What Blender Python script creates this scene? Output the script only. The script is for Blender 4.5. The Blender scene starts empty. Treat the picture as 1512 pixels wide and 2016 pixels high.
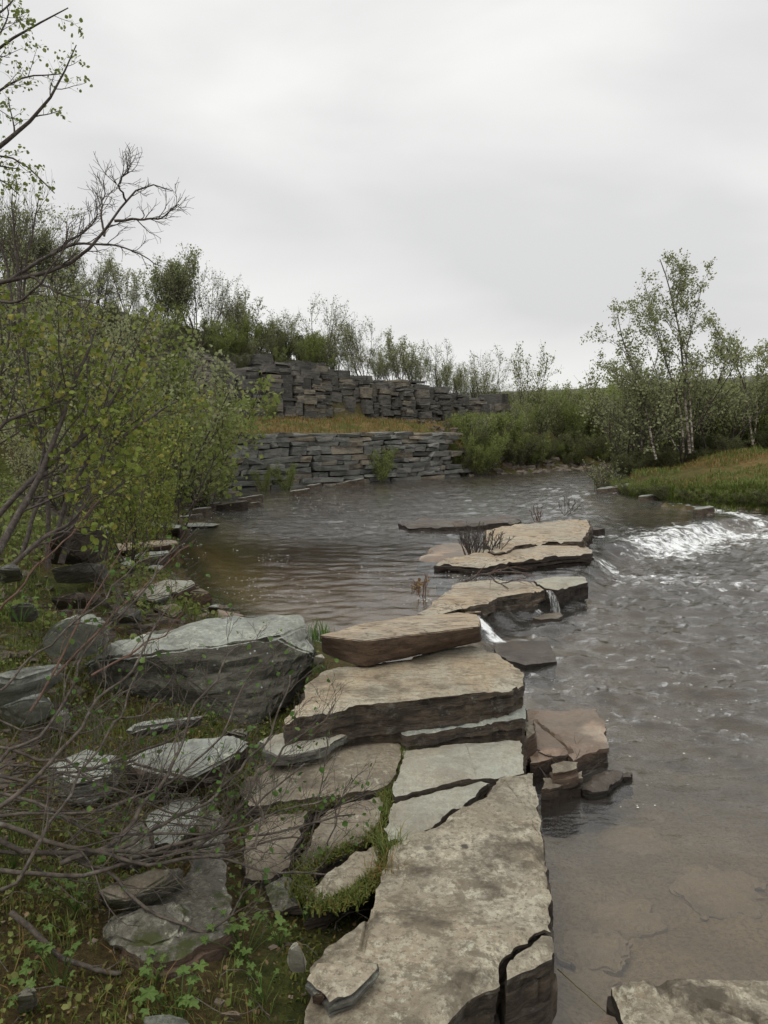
import bpy, bmesh, math, random
import numpy as np
from mathutils import Vector, Matrix
from mathutils.geometry import delaunay_2d_cdt

SC = bpy.context.scene
COL = SC.collection

# ------------------------------------------------------------------ camera, light, exposure
F = 1514.0                       # focal length in pixels of the 1512 x 2016 photograph
CZ = 2.0                         # eye height above the lower water level
PITCH = math.atan((1008 - 830) / F)
cam_d = bpy.data.cameras.new('camera')
cam = bpy.data.objects.new('camera', cam_d); COL.objects.link(cam)
cam.location = (0, 0, CZ); cam.rotation_euler = (math.pi / 2 - PITCH, 0, 0)
cam_d.sensor_fit = 'VERTICAL'; cam_d.sensor_height = 24.0
cam_d.lens = 24.0 * F / 2016.0
cam_d.clip_start = 0.05; cam_d.clip_end = 6000
SC.camera = cam

world = bpy.data.worlds.new('World'); SC.world = world; world.use_nodes = True
wn = world.node_tree.nodes; wl = world.node_tree.links; wn.clear()
SUN_EL, SUN_AZ = math.radians(58), math.radians(200)
w_out = wn.new('ShaderNodeOutputWorld'); w_bg = wn.new('ShaderNodeBackground')
w_sky = wn.new('ShaderNodeTexSky'); w_sky.sky_type = 'NISHITA'; w_sky.sun_disc = False
w_sky.sun_elevation = SUN_EL; w_sky.sun_rotation = SUN_AZ
w_sc = wn.new('ShaderNodeVectorMath'); w_sc.operation = 'SCALE'; w_sc.inputs['Scale'].default_value = 0.10
wl.new(w_sky.outputs[0], w_sc.inputs[0])
w_tc = wn.new('ShaderNodeTexCoord')
w_map = wn.new('ShaderNodeMapping'); w_map.inputs['Scale'].default_value = (1.0, 1.0, 3.2); w_map.inputs['Location'].default_value = (3.3, 1.2, 0.4)
wl.new(w_tc.outputs['Generated'], w_map.inputs[0])
w_n = wn.new('ShaderNodeTexNoise'); w_n.inputs['Scale'].default_value = 1.7; w_n.inputs['Detail'].default_value = 5.0; w_n.inputs['Roughness'].default_value = 0.42
w_n.inputs['Distortion'].default_value = 0.3
wl.new(w_map.outputs[0], w_n.inputs['Vector'])
w_r = wn.new('ShaderNodeValToRGB')
w_r.color_ramp.elements[0].position = 0.36; w_r.color_ramp.elements[0].color = (0.61, 0.61, 0.602, 1)
w_r.color_ramp.elements[1].position = 0.66; w_r.color_ramp.elements[1].color = (0.85, 0.845, 0.825, 1)
wl.new(w_n.outputs['Fac'], w_r.inputs[0])
# the overcast deck is thinner and brighter towards the zenith
w_sep = wn.new('ShaderNodeSeparateXYZ'); wl.new(w_tc.outputs['Generated'], w_sep.inputs[0])
w_g = wn.new('ShaderNodeMapRange'); w_g.inputs['From Min'].default_value = 0.12; w_g.inputs['From Max'].default_value = 0.60
w_g.inputs['To Min'].default_value = 0.98; w_g.inputs['To Max'].default_value = 1.16
wl.new(w_sep.outputs['Z'], w_g.inputs['Value'])
w_m2 = wn.new('ShaderNodeVectorMath'); w_m2.operation = 'SCALE'
wl.new(w_r.outputs[0], w_m2.inputs[0]); wl.new(w_g.outputs[0], w_m2.inputs['Scale'])
w_mix = wn.new('ShaderNodeMix'); w_mix.data_type = 'RGBA'; w_mix.inputs['Factor'].default_value = 0.96
wl.new(w_sc.outputs[0], w_mix.inputs['A']); wl.new(w_m2.outputs[0], w_mix.inputs['B'])
wl.new(w_mix.outputs['Result'], w_bg.inputs['Color']); w_bg.inputs['Strength'].default_value = 1.0
wl.new(w_bg.outputs[0], w_out.inputs[0])

sun_d = bpy.data.lights.new('sun', 'SUN'); sun_d.energy = 1.1; sun_d.angle = math.radians(35); sun_d.color = (1.0, 0.96, 0.9)
sun = bpy.data.objects.new('sun', sun_d); COL.objects.link(sun)
sun.rotation_euler = (math.pi / 2 - SUN_EL, 0, math.radians(-38))

SC.view_settings.view_transform = 'Standard'; SC.view_settings.look = 'None'
SC.view_settings.exposure = 0.25; SC.view_settings.gamma = 1.0; SC.view_settings.use_curve_mapping = False
SC.render.engine = 'CYCLES'
SC.cycles.max_bounces = 6; SC.cycles.diffuse_bounces = 2; SC.cycles.glossy_bounces = 3
SC.cycles.transparent_max_bounces = 8; SC.cycles.transmission_bounces = 4; SC.cycles.volume_bounces = 0
SC.cycles.use_denoising = True

# ------------------------------------------------------------------ picture <-> place
_sp, _cp = math.sin(PITCH), math.cos(PITCH)
def ray(px, py):
    a = (px - 756) / F; b = (1008 - py) / F
    return np.array([a, _cp + b * _sp, -_sp + b * _cp])
def onz(px, py, z):                       # where the sight line meets height z
    d = ray(px, py); t = (z - CZ) / d[2]
    return np.array([0, 0, CZ]) + d * t
def onplane(px, py, pl):                  # pl: z = z0 + gx*x + gy*y
    d = ray(px, py); t = (pl[0] - CZ) / (d[2] - pl[1] * d[0] - pl[2] * d[1])
    return np.array([0, 0, CZ]) + d * t
def atd(px, py, t):                       # at view depth t
    return np.array([0, 0, CZ]) + ray(px, py) * t
def aty(px, py, y):
    d = ray(px, py); return np.array([0, 0, CZ]) + d * (y / d[1])
def topx(p):
    p = np.asarray(p, float); v = p - np.array([0, 0, CZ])
    depth = v[..., 1] * _cp - v[..., 2] * _sp; up = v[..., 1] * _sp + v[..., 2] * _cp
    return 756 + F * v[..., 0] / depth, 1008 - F * up / depth

# ------------------------------------------------------------------ numpy noise
def _hash(i, j, k, seed):
    h = (i * 374761393 + j * 668265263 + k * 2147483647 + seed * 974634777) & 0xffffffff
    h = ((h ^ (h >> 13)) * 1274126177) & 0xffffffff
    return ((h ^ (h >> 16)) & 0xffff) / 32767.5 - 1.0
def vnoise(p, seed=0):
    p = np.asarray(p, float)
    if p.shape[-1] == 2: p = np.concatenate([p, np.zeros(p.shape[:-1] + (1,))], -1)
    q = np.floor(p).astype(np.int64); f = p - q; f = f * f * f * (f * (f * 6 - 15) + 10)
    i, j, k = q[..., 0], q[..., 1], q[..., 2]; x, y, z = f[..., 0], f[..., 1], f[..., 2]
    r = 0
    for a in (0, 1):
        for b in (0, 1):
            for c in (0, 1):
                w = (x if a else 1 - x) * (y if b else 1 - y) * (z if c else 1 - z)
                r = r + w * _hash(i + a, j + b, k + c, seed)
    return r
def fbm(p, octv=4, seed=0, gain=0.5):
    p = np.asarray(p, float); r = 0; a = 1.0; s = 0
    for o in range(octv):
        r = r + a * vnoise(p * (2.03 ** o) + o * 17.3, seed + o); s += a; a *= gain
    return r / s
def sstep(a, b, x):
    t = np.clip((x - a) / (b - a), 0, 1); return t * t * (3 - 2 * t)

# ------------------------------------------------------------------ mesh + object helpers
def mesh_np(name, V, faces, mats=(), mat_idx=None, smooth=False):
    """V (n,3); faces: list of int arrays (m,3) / (m,4)"""
    me = bpy.data.meshes.new(name)
    V = np.asarray(V, np.float32)
    me.vertices.add(len(V)); me.vertices.foreach_set('co', V.ravel())
    faces = [np.asarray(f, np.int32) for f in faces if len(f)]
    idx = np.concatenate([f.ravel() for f in faces]); tot = np.concatenate([np.full(len(f), f.shape[1], np.int32) for f in faces])
    st = np.concatenate([[0], np.cumsum(tot)[:-1]]).astype(np.int32)
    me.loops.add(len(idx)); me.loops.foreach_set('vertex_index', idx)
    me.polygons.add(len(tot)); me.polygons.foreach_set('loop_start', st)
    if smooth: me.polygons.foreach_set('use_smooth', np.ones(len(tot), bool))
    else: me.polygons.foreach_set('use_smooth', np.zeros(len(tot), bool))
    for m in mats: me.materials.append(m)
    if mat_idx is not None: me.polygons.foreach_set('material_index', np.asarray(mat_idx, np.int32))
    me.update(calc_edges=True); me.validate()
    return me
def tag(o, label=None, cat=None, group=None, kind=None):
    if label: o['label'] = label
    if cat: o['category'] = cat
    if group: o['group'] = group
    if kind: o['kind'] = kind
    return o
def obj(name, me, parent=None, loc=(0, 0, 0)):
    o = bpy.data.objects.new(name, me); COL.objects.link(o); o.location = loc
    if parent is not None: o.parent = parent
    return o
def recentre(V):
    c = np.array([(V[:, 0].min() + V[:, 0].max()) / 2, (V[:, 1].min() + V[:, 1].max()) / 2, V[:, 2].min()])
    return V - c, c

# ------------------------------------------------------------------ materials
class NT:
    def __init__(s, name):
        s.m = bpy.data.materials.new(name); s.m.use_nodes = True; s.t = s.m.node_tree; s.t.nodes.clear()
        s.out = s.n('ShaderNodeOutputMaterial'); s.tc = s.n('ShaderNodeTexCoord')
    def n(s, typ, **kw):
        nd = s.t.nodes.new(typ)
        for k, v in kw.items(): setattr(nd, k, v)
        return nd
    def l(s, a, b): s.t.links.new(a, b)
    def setin(s, nd, key, v):
        if isinstance(v, bpy.types.NodeSocket): s.l(v, nd.inputs[key])
        else: nd.inputs[key].default_value = v
    def noise(s, scale, detail=4, rough=0.55, vec=None, dist=0.0, stretch=None, off=None):
        vec = vec or s.tc.outputs['Object']
        if stretch or off:
            mp = s.n('ShaderNodeMapping'); s.l(vec, mp.inputs[0])
            if stretch: mp.inputs['Scale'].default_value = stretch
            if off: mp.inputs['Location'].default_value = off
            vec = mp.outputs[0]
        nd = s.n('ShaderNodeTexNoise'); s.l(vec, nd.inputs['Vector'])
        nd.inputs['Scale'].default_value = scale; nd.inputs['Detail'].default_value = detail
        nd.inputs['Roughness'].default_value = rough; nd.inputs['Distortion'].default_value = dist
        return nd.outputs['Fac']
    def voro(s, scale, feature='F1', vec=None, rnd=1.0):
        nd = s.n('ShaderNodeTexVoronoi', feature=feature); s.l(vec or s.tc.outputs['Object'], nd.inputs['Vector'])
        nd.inputs['Scale'].default_value = scale; nd.inputs['Randomness'].default_value = rnd
        return nd.outputs['Distance']
    def ramp(s, v, a, b, lo=0.0, hi=1.0):
        nd = s.n('ShaderNodeMapRange', interpolation_type='SMOOTHSTEP'); s.l(v, nd.inputs['Value'])
        nd.inputs['From Min'].default_value = a; nd.inputs['From Max'].default_value = b
        nd.inputs['To Min'].default_value = lo; nd.inputs['To Max'].default_value = hi
        return nd.outputs[0]
    def mix(s, f, a, b):
        nd = s.n('ShaderNodeMix', data_type='RGBA')
        s.setin(nd, 'Factor', f)
        for k, v in (('A', a), ('B', b)):
            if isinstance(v, tuple): v = v + (1,) if len(v) == 3 else v
            s.setin(nd, k, v)
        return nd.outputs['Result']
    def math(s, op, a, b=0.0):
        nd = s.n('ShaderNodeMath', operation=op); s.setin(nd, 0, a); s.setin(nd, 1, b); return nd.outputs[0]
    def bump(s, h, strength=0.4, dist=0.01, normal=None):
        nd = s.n('ShaderNodeBump'); s.l(h, nd.inputs['Height']); nd.inputs['Strength'].default_value = strength; nd.inputs['Distance'].default_value = dist
        if normal: s.l(normal, nd.inputs['Normal'])
        return nd.outputs[0]
    def bsdf(s, col, rough=0.8, normal=None, spec=0.3):
        nd = s.n('ShaderNodeBsdfPrincipled')
        s.setin(nd, 'Base Color', col + (1,) if isinstance(col, tuple) else col)
        s.setin(nd, 'Roughness', rough); nd.inputs['Specular IOR Level'].default_value = spec
        if normal: s.l(normal, nd.inputs['Normal'])
        s.l(nd.outputs[0], s.out.inputs[0]); return nd
    def world_z(s):
        g = s.n('ShaderNodeNewGeometry'); sp = s.n('ShaderNodeSeparateXYZ'); s.l(g.outputs['Position'], sp.inputs[0]); return sp.outputs['Z']

def scl(c, k): return tuple(min(1, x * k) for x in c)
def mat_slate_top(name, tan, grey, pale, dark_amt=0.5, lichen=0.5, wet=False, moss=0.0, spots=True, sunk=False, lines=0.0):
    t = NT(name)
    big = t.ramp(t.noise(1.6, 5, 0.55, dist=0.4), 0.38, 0.62)
    c = t.mix(big, tan, grey)
    mott = t.ramp(t.noise(34, 9, 0.78), 0.47, 0.56)
    m2 = t.ramp(t.noise(4.4, 7, 0.68, off=(3, 7, 1)), 0.38, 0.56)
    c = t.mix(t.math('MULTIPLY', t.math('MULTIPLY', mott, m2), lichen), c, pale)
    broad = t.ramp(t.noise(1.9, 4, 0.6, off=(8, 3, 3), dist=.6), 0.42, 0.60)
    c = t.mix(t.math('MULTIPLY', broad, 0.55 * max(dark_amt, .3)), c, scl(tan, 0.52))
    lp = t.ramp(t.noise(19, 8, 0.75, off=(6, 6, 6), dist=.3), 0.545, 0.60)
    lpm = t.ramp(t.noise(2.4, 3, 0.5, off=(1, 5, 9)), 0.46, 0.56)
    c = t.mix(t.math('MULTIPLY', t.math('MULTIPLY', lp, lpm), 0.9 * lichen), c, (0.56, 0.55, 0.43))
    grain = t.noise(120, 6, 0.7)
    c = t.mix(t.ramp(grain, 0.35, 0.75, 0.0, 0.55), c, t.mix(0.5, c, scl(tan, 0.35)))
    dk = t.ramp(t.noise(2.6, 9, 0.70, off=(11, 2, 5)), 0.52, 0.63)
    c = t.mix(t.math('MULTIPLY', dk, dark_amt), c, scl(tan, 0.26))
    fine = t.ramp(t.noise(48, 8, 0.78, off=(1, 8, 2)), 0.51, 0.60)
    c = t.mix(t.math('MULTIPLY', fine, 0.75 * max(dark_amt, 0.35)), c, scl(tan, 0.36))
    fine2 = t.ramp(t.noise(11, 9, 0.78, off=(4, 1, 9), dist=0.5), 0.51, 0.60)
    c = t.mix(t.math('MULTIPLY', fine2, 0.8 * max(dark_amt, 0.3)), c, scl(tan, 0.46))
    if spots:
        v = t.voro(6.5); sp = t.ramp(t.math('ADD', v, t.math('MULTIPLY', t.noise(30, 3), 0.22)), 0.17, 0.24, 1.0, 0.0)
        msk = t.ramp(t.noise(1.4, 2, off=(9, 9, 0)), 0.48, 0.60)
        c = t.mix(t.math('MULTIPLY', t.math('MULTIPLY', sp, msk), 0.85), c, (0.035, 0.032, 0.025))
        v2 = t.voro(14); sp2 = t.ramp(t.math('ADD', v2, t.math('MULTIPLY', t.noise(60, 3, off=(2, 2, 2)), 0.3)), 0.22, 0.28, 1.0, 0.0)
        msk2 = t.ramp(t.noise(1.1, 2, off=(4, 9, 3)), 0.55, 0.66)
        c = t.mix(t.math('MULTIPLY', t.math('MULTIPLY', sp2, msk2), 0.7), c, (0.46, 0.48, 0.42))
    if moss > 0:
        mo = t.ramp(t.noise(4.5, 6, 0.7, off=(5, 5, 5)), 0.62 - 0.25 * moss, 0.70 - 0.2 * moss)
        c = t.mix(mo, c, t.mix(t.noise(30, 3), (0.030, 0.036, 0.010), (0.075, 0.085, 0.022)))
    if lines:
        ln = t.noise(3.2, 4, 0.6, stretch=(0.35, 2.6, 1), dist=0.7); k1 = t.math('ABSOLUTE', t.math('SUBTRACT', t.math('FRACT', t.math('MULTIPLY', ln, 9)), 0.5))
        c = t.mix(t.math('MULTIPLY', t.ramp(k1, 0.03, 0.17, 1, 0), lines), c, (0.06, 0.048, 0.036))
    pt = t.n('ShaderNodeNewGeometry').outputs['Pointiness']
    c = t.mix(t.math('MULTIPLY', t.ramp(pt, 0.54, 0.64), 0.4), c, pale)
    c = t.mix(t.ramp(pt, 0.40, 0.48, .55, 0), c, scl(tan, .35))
    wz = t.world_z()
    w = t.ramp(t.math('ADD', wz, t.math('MULTIPLY', t.noise(5, 4), 0.10)), 0.10, 0.17, 1.0, 0.0)      # wet near the water
    if wet: w = t.math('MAXIMUM', w, t.ramp(t.noise(2.2, 4, off=(0, 4, 4)), 0.38, 0.5))
    if sunk: w = t.math('MULTIPLY', w, 0.15)
    c = t.mix(t.math('MULTIPLY', w, 0.62), c, t.mix(0.75, c, (0.02, 0.015, 0.01)))
    bmp = t.bump(t.noise(7, 10, 0.72, dist=0.3), 0.9, 0.026)
    bmp = t.bump(t.noise(95, 8, 0.78), 0.75, 0.004, bmp)
    t.bsdf(c, t.ramp(w, 0, 1, 0.78, 0.32), bmp, 0.35)
    return t.m
def mat_slate_side(name, base, dark, pale, lich=0.25):
    t = NT(name)
    st = t.noise(6, 8, 0.7, stretch=(1, 1, 4), dist=.5)
    c = t.mix(t.ramp(st, 0.35, 0.68), dark, base)
    c = t.mix(t.ramp(t.noise(20, 7, 0.7, stretch=(1, 1, 3)), 0.50, 0.72, 0, 0.8), c, scl(dark, 0.5))
    li = t.ramp(t.noise(12, 9, 0.8, off=(3, 3, 3)), 0.53, 0.66)
    c = t.mix(t.math('MULTIPLY', li, min(.8, lich * 1.3)), c, pale)
    v = t.voro(17); sp = t.ramp(t.math('ADD', v, t.math('MULTIPLY', t.noise(60, 3), 0.35)), 0.22, 0.30, 1.0, 0.0)
    msk = t.ramp(t.noise(2.0, 2, off=(4, 9, 3)), 0.50, 0.62)
    c = t.mix(t.math('MULTIPLY', t.math('MULTIPLY', sp, msk), min(1, lich * 2.5)), c, (0.40, 0.44, 0.40))
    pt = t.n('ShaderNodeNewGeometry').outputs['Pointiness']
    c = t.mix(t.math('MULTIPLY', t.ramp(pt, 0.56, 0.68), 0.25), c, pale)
    w = t.ramp(t.math('ADD', t.world_z(), t.math('MULTIPLY', t.noise(5, 4), 0.10)), 0.12, 0.20, 1.0, 0.0)
    c = t.mix(t.math('MULTIPLY', w, 0.75), c, (0.012, 0.010, 0.008))
    bmp = t.bump(t.noise(9, 9, 0.74, stretch=(1, 1, 4), dist=.4), 0.9, 0.03)
    bmp = t.bump(t.noise(70, 8, 0.78), 0.7, 0.005, bmp)
    t.bsdf(c, t.ramp(w, 0, 1, 0.85, 0.35), bmp, 0.3)
    return t.m

TAN = (0.33, 0.255, 0.175); GREY = (0.30, 0.295, 0.255); PALE = (0.50, 0.475, 0.37)
M = {}
M['slab'] = mat_slate_top('mottled_slate', (0.37, 0.31, 0.22), (0.36, 0.335, 0.265), (0.54, 0.50, 0.38), 1.0, 1.0)
M['slab_smooth'] = mat_slate_top('smooth_slate', (0.36, 0.325, 0.25), (0.40, 0.415, 0.35), (0.50, 0.50, 0.42), 0.25, 0.5)
M['slab_brown'] = mat_slate_top('brown_slate', (0.25, 0.205, 0.145), (0.27, 0.24, 0.185), (0.38, 0.345, 0.265), 0.55, 0.65)
M['slab_warm'] = mat_slate_top('warm_slate', (0.42, 0.335, 0.225), (0.42, 0.40, 0.325), (0.52, 0.50, 0.38), 0.65, 0.5, spots=False, lines=0.35)
M['slab_pink'] = mat_slate_top('pink_slate', (0.42, 0.30, 0.215), (0.41, 0.345, 0.27), (0.52, 0.44, 0.36), 0.18, 0.35, wet=True, spots=False)
M['slab_gold'] = mat_slate_top('pale_slate', (0.44, 0.345, 0.235), (0.43, 0.385, 0.30), (0.52, 0.50, 0.42), 0.3, 0.4, spots=False, lines=0.75)
M['slab_grey'] = mat_slate_top('grey_lichen_slate', (0.27, 0.275, 0.24), (0.33, 0.36, 0.32), (0.48, 0.50, 0.42), 0.35, 0.8)
M['slab_moss'] = mat_slate_top('mossy_slate', (0.15, 0.135, 0.105), (0.20, 0.195, 0.165), (0.34, 0.34, 0.26), 0.9, 0.8, moss=0.45)
M['slab_sunk'] = mat_slate_top('sunken_slate', (0.40, 0.34, 0.25), (0.36, 0.31, 0.23), (0.46, 0.40, 0.30), 0.3, 0.5, spots=False, sunk=True)
M['slab_wet'] = mat_slate_top('wet_slate', (0.13, 0.10, 0.075), (0.15, 0.13, 0.105), (0.22, 0.18, 0.14), 0.5, 0.3, wet=True, spots=False)
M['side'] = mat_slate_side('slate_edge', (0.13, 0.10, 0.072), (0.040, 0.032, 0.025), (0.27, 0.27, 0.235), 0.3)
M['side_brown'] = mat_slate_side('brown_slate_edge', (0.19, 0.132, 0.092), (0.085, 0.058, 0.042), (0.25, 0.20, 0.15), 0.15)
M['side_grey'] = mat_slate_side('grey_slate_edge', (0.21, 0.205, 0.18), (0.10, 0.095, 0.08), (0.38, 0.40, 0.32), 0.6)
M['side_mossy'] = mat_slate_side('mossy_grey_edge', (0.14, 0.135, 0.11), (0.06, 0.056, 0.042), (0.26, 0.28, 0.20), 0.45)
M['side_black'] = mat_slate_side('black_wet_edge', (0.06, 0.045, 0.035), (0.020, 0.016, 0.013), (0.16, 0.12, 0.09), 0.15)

def mat_blocks(name, cols, lich, mossy=0.2, strat=4):
    t = NT(name)
    oi = t.n('ShaderNodeObjectInfo'); r = oi.outputs['Random']
    c = t.mix(r, cols[0], cols[1])
    rr = t.math('FRACT', t.math('MULTIPLY', r, 7.31)); c = t.mix(t.ramp(rr, 0.72, 0.9), c, cols[2])
    vadd = t.n('ShaderNodeVectorMath', operation='ADD'); t.l(t.tc.outputs['Object'], vadd.inputs[0])
    cmb = t.n('ShaderNodeCombineXYZ'); t.l(t.math('MULTIPLY', r, 50), cmb.inputs[0]); t.l(cmb.outputs[0], vadd.inputs[1]); v = vadd.outputs[0]
    c = t.mix(t.ramp(t.noise(3, 6, 0.7, v, stretch=(1, 1, strat)), 0.42, 0.68, 0, 0.75), c, scl(cols[0], 0.4))
    c = t.mix(t.ramp(t.noise(8, 6, 0.72, v), 0.56, 0.70, 0, lich), c, (0.30, 0.31, 0.27))
    c = t.mix(t.ramp(t.noise(2, 5, 0.7, v, off=(7, 7, 7)), 0.60, 0.70, 0, mossy), c, (0.07, 0.075, 0.03))
    b = t.bump(t.noise(5, 8, 0.72, v, stretch=(1, 1, strat)), 0.9, 0.06)
    b = t.bump(t.noise(25, 6, 0.72, v), 0.6, 0.02, b)
    t.bsdf(c, 0.9, b, 0.25); return t.m
M['wallstone'] = mat_blocks('dry_wall_stone', ((0.12, 0.12, 0.112), (0.25, 0.248, 0.225), (0.27, 0.23, 0.175)), 0.6, 0.4)
M['cliffstone'] = mat_blocks('cliff_rock', ((0.082, 0.078, 0.070), (0.19, 0.178, 0.158), (0.24, 0.21, 0.165)), 0.5, 0.6, 5)
M['rust'] = mat_blocks('rust_red_rock', ((0.20, 0.085, 0.065), (0.24, 0.11, 0.08), (0.2, 0.12, 0.09)), 0.2, 0.1)
M['rubble'] = mat_blocks('rubble_stone', ((0.14, 0.115, 0.09), (0.30, 0.26, 0.21), (0.34, 0.27, 0.21)), 0.4, 0.2, 2)

def mat_ground():
    t = NT('ground_cover')
    g = t.n('ShaderNodeNewGeometry').outputs['Position']
    at = t.n('ShaderNodeAttribute', attribute_name='cover'); sp = t.n('ShaderNodeSeparateColor'); t.l(at.outputs['Color'], sp.inputs[0])
    bed, dead, scree = sp.outputs[0], sp.outputs[1], sp.outputs[2]
    n1 = t.noise(1.3, 7, 0.65, g); n2 = t.noise(9, 8, 0.72, g); n3 = t.noise(45, 6, 0.7, g)
    moss = t.mix(t.ramp(n2, 0.35, 0.65), (0.045, 0.058, 0.014), (0.12, 0.13, 0.034))
    moss = t.mix(t.ramp(n1, 0.40, 0.58), moss, t.mix(n3, (0.05, 0.036, 0.018), (0.15, 0.11, 0.045)))
    moss = t.mix(t.ramp(t.noise(5, 6, 0.7, g, off=(3, 1, 2)), 0.58, 0.68), moss, (0.10, 0.06, 0.018))
    moss = t.mix(t.ramp(n3, 0.3, 0.6, 0.5, 0.0), moss, (0.02, 0.02, 0.01))
    dd = t.mix(t.ramp(n2, 0.4, 0.62), (0.14, 0.09, 0.032), (0.20, 0.15, 0.065))
    dd = t.mix(t.ramp(n1, 0.42, 0.62), dd, (0.075, 0.085, 0.022))
    sc = t.mix(t.ramp(t.voro(7, vec=g), 0.1, 0.7), (0.035, 0.030, 0.026), (0.13, 0.115, 0.095))
    sc = t.mix(t.ramp(n1, 0.52, 0.66), sc, (0.05, 0.055, 0.02))
    bd = t.mix(t.ramp(t.noise(1.8, 6, 0.6, g), 0.38, 0.62), (0.56, 0.47, 0.34), (0.42, 0.35, 0.245))
    bd = t.mix(t.ramp(t.voro(2.4, vec=g), 0.15, 0.55), t.mix(0.5, bd, (0.28, 0.25, 0.20)), bd)
    bd = t.mix(t.math('MULTIPLY', scree, bed), bd, t.mix(t.ramp(t.voro(3.1, vec=g), 0.1, 0.6), (0.17, 0.165, 0.155), (0.40, 0.385, 0.35)))
    bd = t.mix(t.ramp(n3, 0.4, 0.7, 0, 0.5), bd, (0.14, 0.12, 0.10))
    c = t.mix(dead, moss, dd); c = t.mix(scree, c, sc); c = t.mix(bed, c, bd)
    b = t.bump(n2, 0.8, 0.06); b = t.bump(n3, 0.9, 0.025, b)
    t.bsdf(c, 0.95, b, 0.15); return t.m
M['ground'] = mat_ground()

def mat_water():
    t = NT('river_water')
    g = t.n('ShaderNodeNewGeometry').outputs['Position']
    at = t.n('ShaderNodeAttribute', attribute_name='foam'); sp = t.n('ShaderNodeSeparateColor'); t.l(at.outputs['Color'], sp.inputs[0])
    turb, chop = sp.outputs[0], sp.outputs[1]
    n1 = t.noise(5.5, 4, 0.55, g, stretch=(0.8, 1.7, 1), dist=0.6)
    n2 = t.noise(17, 4, 0.6, g, stretch=(0.8, 1.9, 1), dist=0.4)
    n3 = t.noise(48, 2, 0.5, g, stretch=(0.9, 1.8, 1))
    h = t.math('ADD', t.math('MULTIPLY', n1, 1.0), t.math('ADD', t.math('MULTIPLY', n2, 0.34), t.math('MULTIPLY', n3, 0.06)))
    bn = t.n('ShaderNodeBump'); t.l(h, bn.inputs['Height']); bn.inputs['Distance'].default_value = 0.042
    t.l(chop, bn.inputs['Strength'])
    fr = t.n('ShaderNodeFresnel'); fr.inputs['IOR'].default_value = 1.55; t.l(bn.outputs[0], fr.inputs['Normal'])
    gl = t.n('ShaderNodeBsdfGlossy'); gl.inputs['Roughness'].default_value = 0.06; t.l(bn.outputs[0], gl.inputs['Normal'])
    gl.inputs['Color'].default_value = (1, 1, 1, 1)
    tr = t.n('ShaderNodeBsdfTransparent'); tr.inputs['Color'].default_value = (0.97, 0.95, 0.91, 1)
    sf = t.n('ShaderNodeBsdfDiffuse'); sf.inputs['Color'].default_value = (0.33, 0.315, 0.285, 1); t.l(bn.outputs[0], sf.inputs['Normal'])   # pale grey painted into the water in place of brighter sky reflection
    bd = t.n('ShaderNodeMixShader'); t.l(sp.outputs[2], bd.inputs[0]); t.l(tr.outputs[0], bd.inputs[1]); t.l(sf.outputs[0], bd.inputs[2])
    mx = t.n('ShaderNodeMixShader'); t.l(fr.outputs[0], mx.inputs[0]); t.l(bd.outputs[0], mx.inputs[1]); t.l(gl.outputs[0], mx.inputs[2])
    fn = t.noise(7, 10, 0.78, g, stretch=(0.8, 1.1, 1), dist=.5)
    fm = t.ramp(t.math('ADD', fn, t.math('MULTIPLY', turb, 0.26)), 0.66, 0.82)
    fd = t.n('ShaderNodeBsdfDiffuse'); fd.inputs['Color'].default_value = (0.80, 0.82, 0.82, 1); t.l(bn.outputs[0], fd.inputs['Normal'])
    m2 = t.n('ShaderNodeMixShader'); t.l(fm, m2.inputs[0]); t.l(mx.outputs[0], m2.inputs[1]); t.l(fd.outputs[0], m2.inputs[2])
    t.l(m2.outputs[0], t.out.inputs['Surface'])
    va = t.n('ShaderNodeVolumeAbsorption'); va.inputs['Color'].default_value = (0.62, 0.50, 0.24, 1); va.inputs['Density'].default_value = 1.5
    t.l(va.outputs[0], t.out.inputs['Volume'])
    return t.m
M['water'] = mat_water()

def mat_leaf(name, a, b, c, trans=0.35):
    t = NT(name)
    gi = t.n('ShaderNodeNewGeometry').outputs['Random Per Island']
    col = t.mix(gi, a, b)
    col = t.mix(t.ramp(t.math('FRACT', t.math('MULTIPLY', gi, 13.7)), 0.7, 0.95), col, c)
    oi = t.n('ShaderNodeObjectInfo').outputs['Random']
    col = t.mix(t.math('MULTIPLY', oi, 0.45), col, t.mix(t.math('FRACT', t.math('MULTIPLY', oi, 9.7)), scl(a, 0.72), (a[0] * 1.3, a[1] * 1.05, a[2] * 1.3)))
    d = t.n('ShaderNodeBsdfPrincipled'); t.l(col, d.inputs['Base Color']); d.inputs['Roughness'].default_value = 0.55; d.inputs['Specular IOR Level'].default_value = 0.25
    tr = t.n('ShaderNodeBsdfTranslucent'); t.l(col, tr.inputs['Color'])
    mx = t.n('ShaderNodeMixShader'); mx.inputs[0].default_value = trans; t.l(d.outputs[0], mx.inputs[1]); t.l(tr.outputs[0], mx.inputs[2])
    t.l(mx.outputs[0], t.out.inputs[0]); return t.m
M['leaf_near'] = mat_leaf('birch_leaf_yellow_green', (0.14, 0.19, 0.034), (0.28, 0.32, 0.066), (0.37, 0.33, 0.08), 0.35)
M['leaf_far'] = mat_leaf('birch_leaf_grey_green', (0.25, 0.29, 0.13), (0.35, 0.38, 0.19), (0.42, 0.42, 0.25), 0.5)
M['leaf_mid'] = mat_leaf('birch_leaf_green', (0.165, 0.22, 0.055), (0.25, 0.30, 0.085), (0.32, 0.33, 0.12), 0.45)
M['leaf_dark'] = mat_leaf('shrub_leaf_dark', (0.10, 0.12, 0.045), (0.16, 0.175, 0.072), (0.20, 0.195, 0.095), 0.4)
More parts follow.
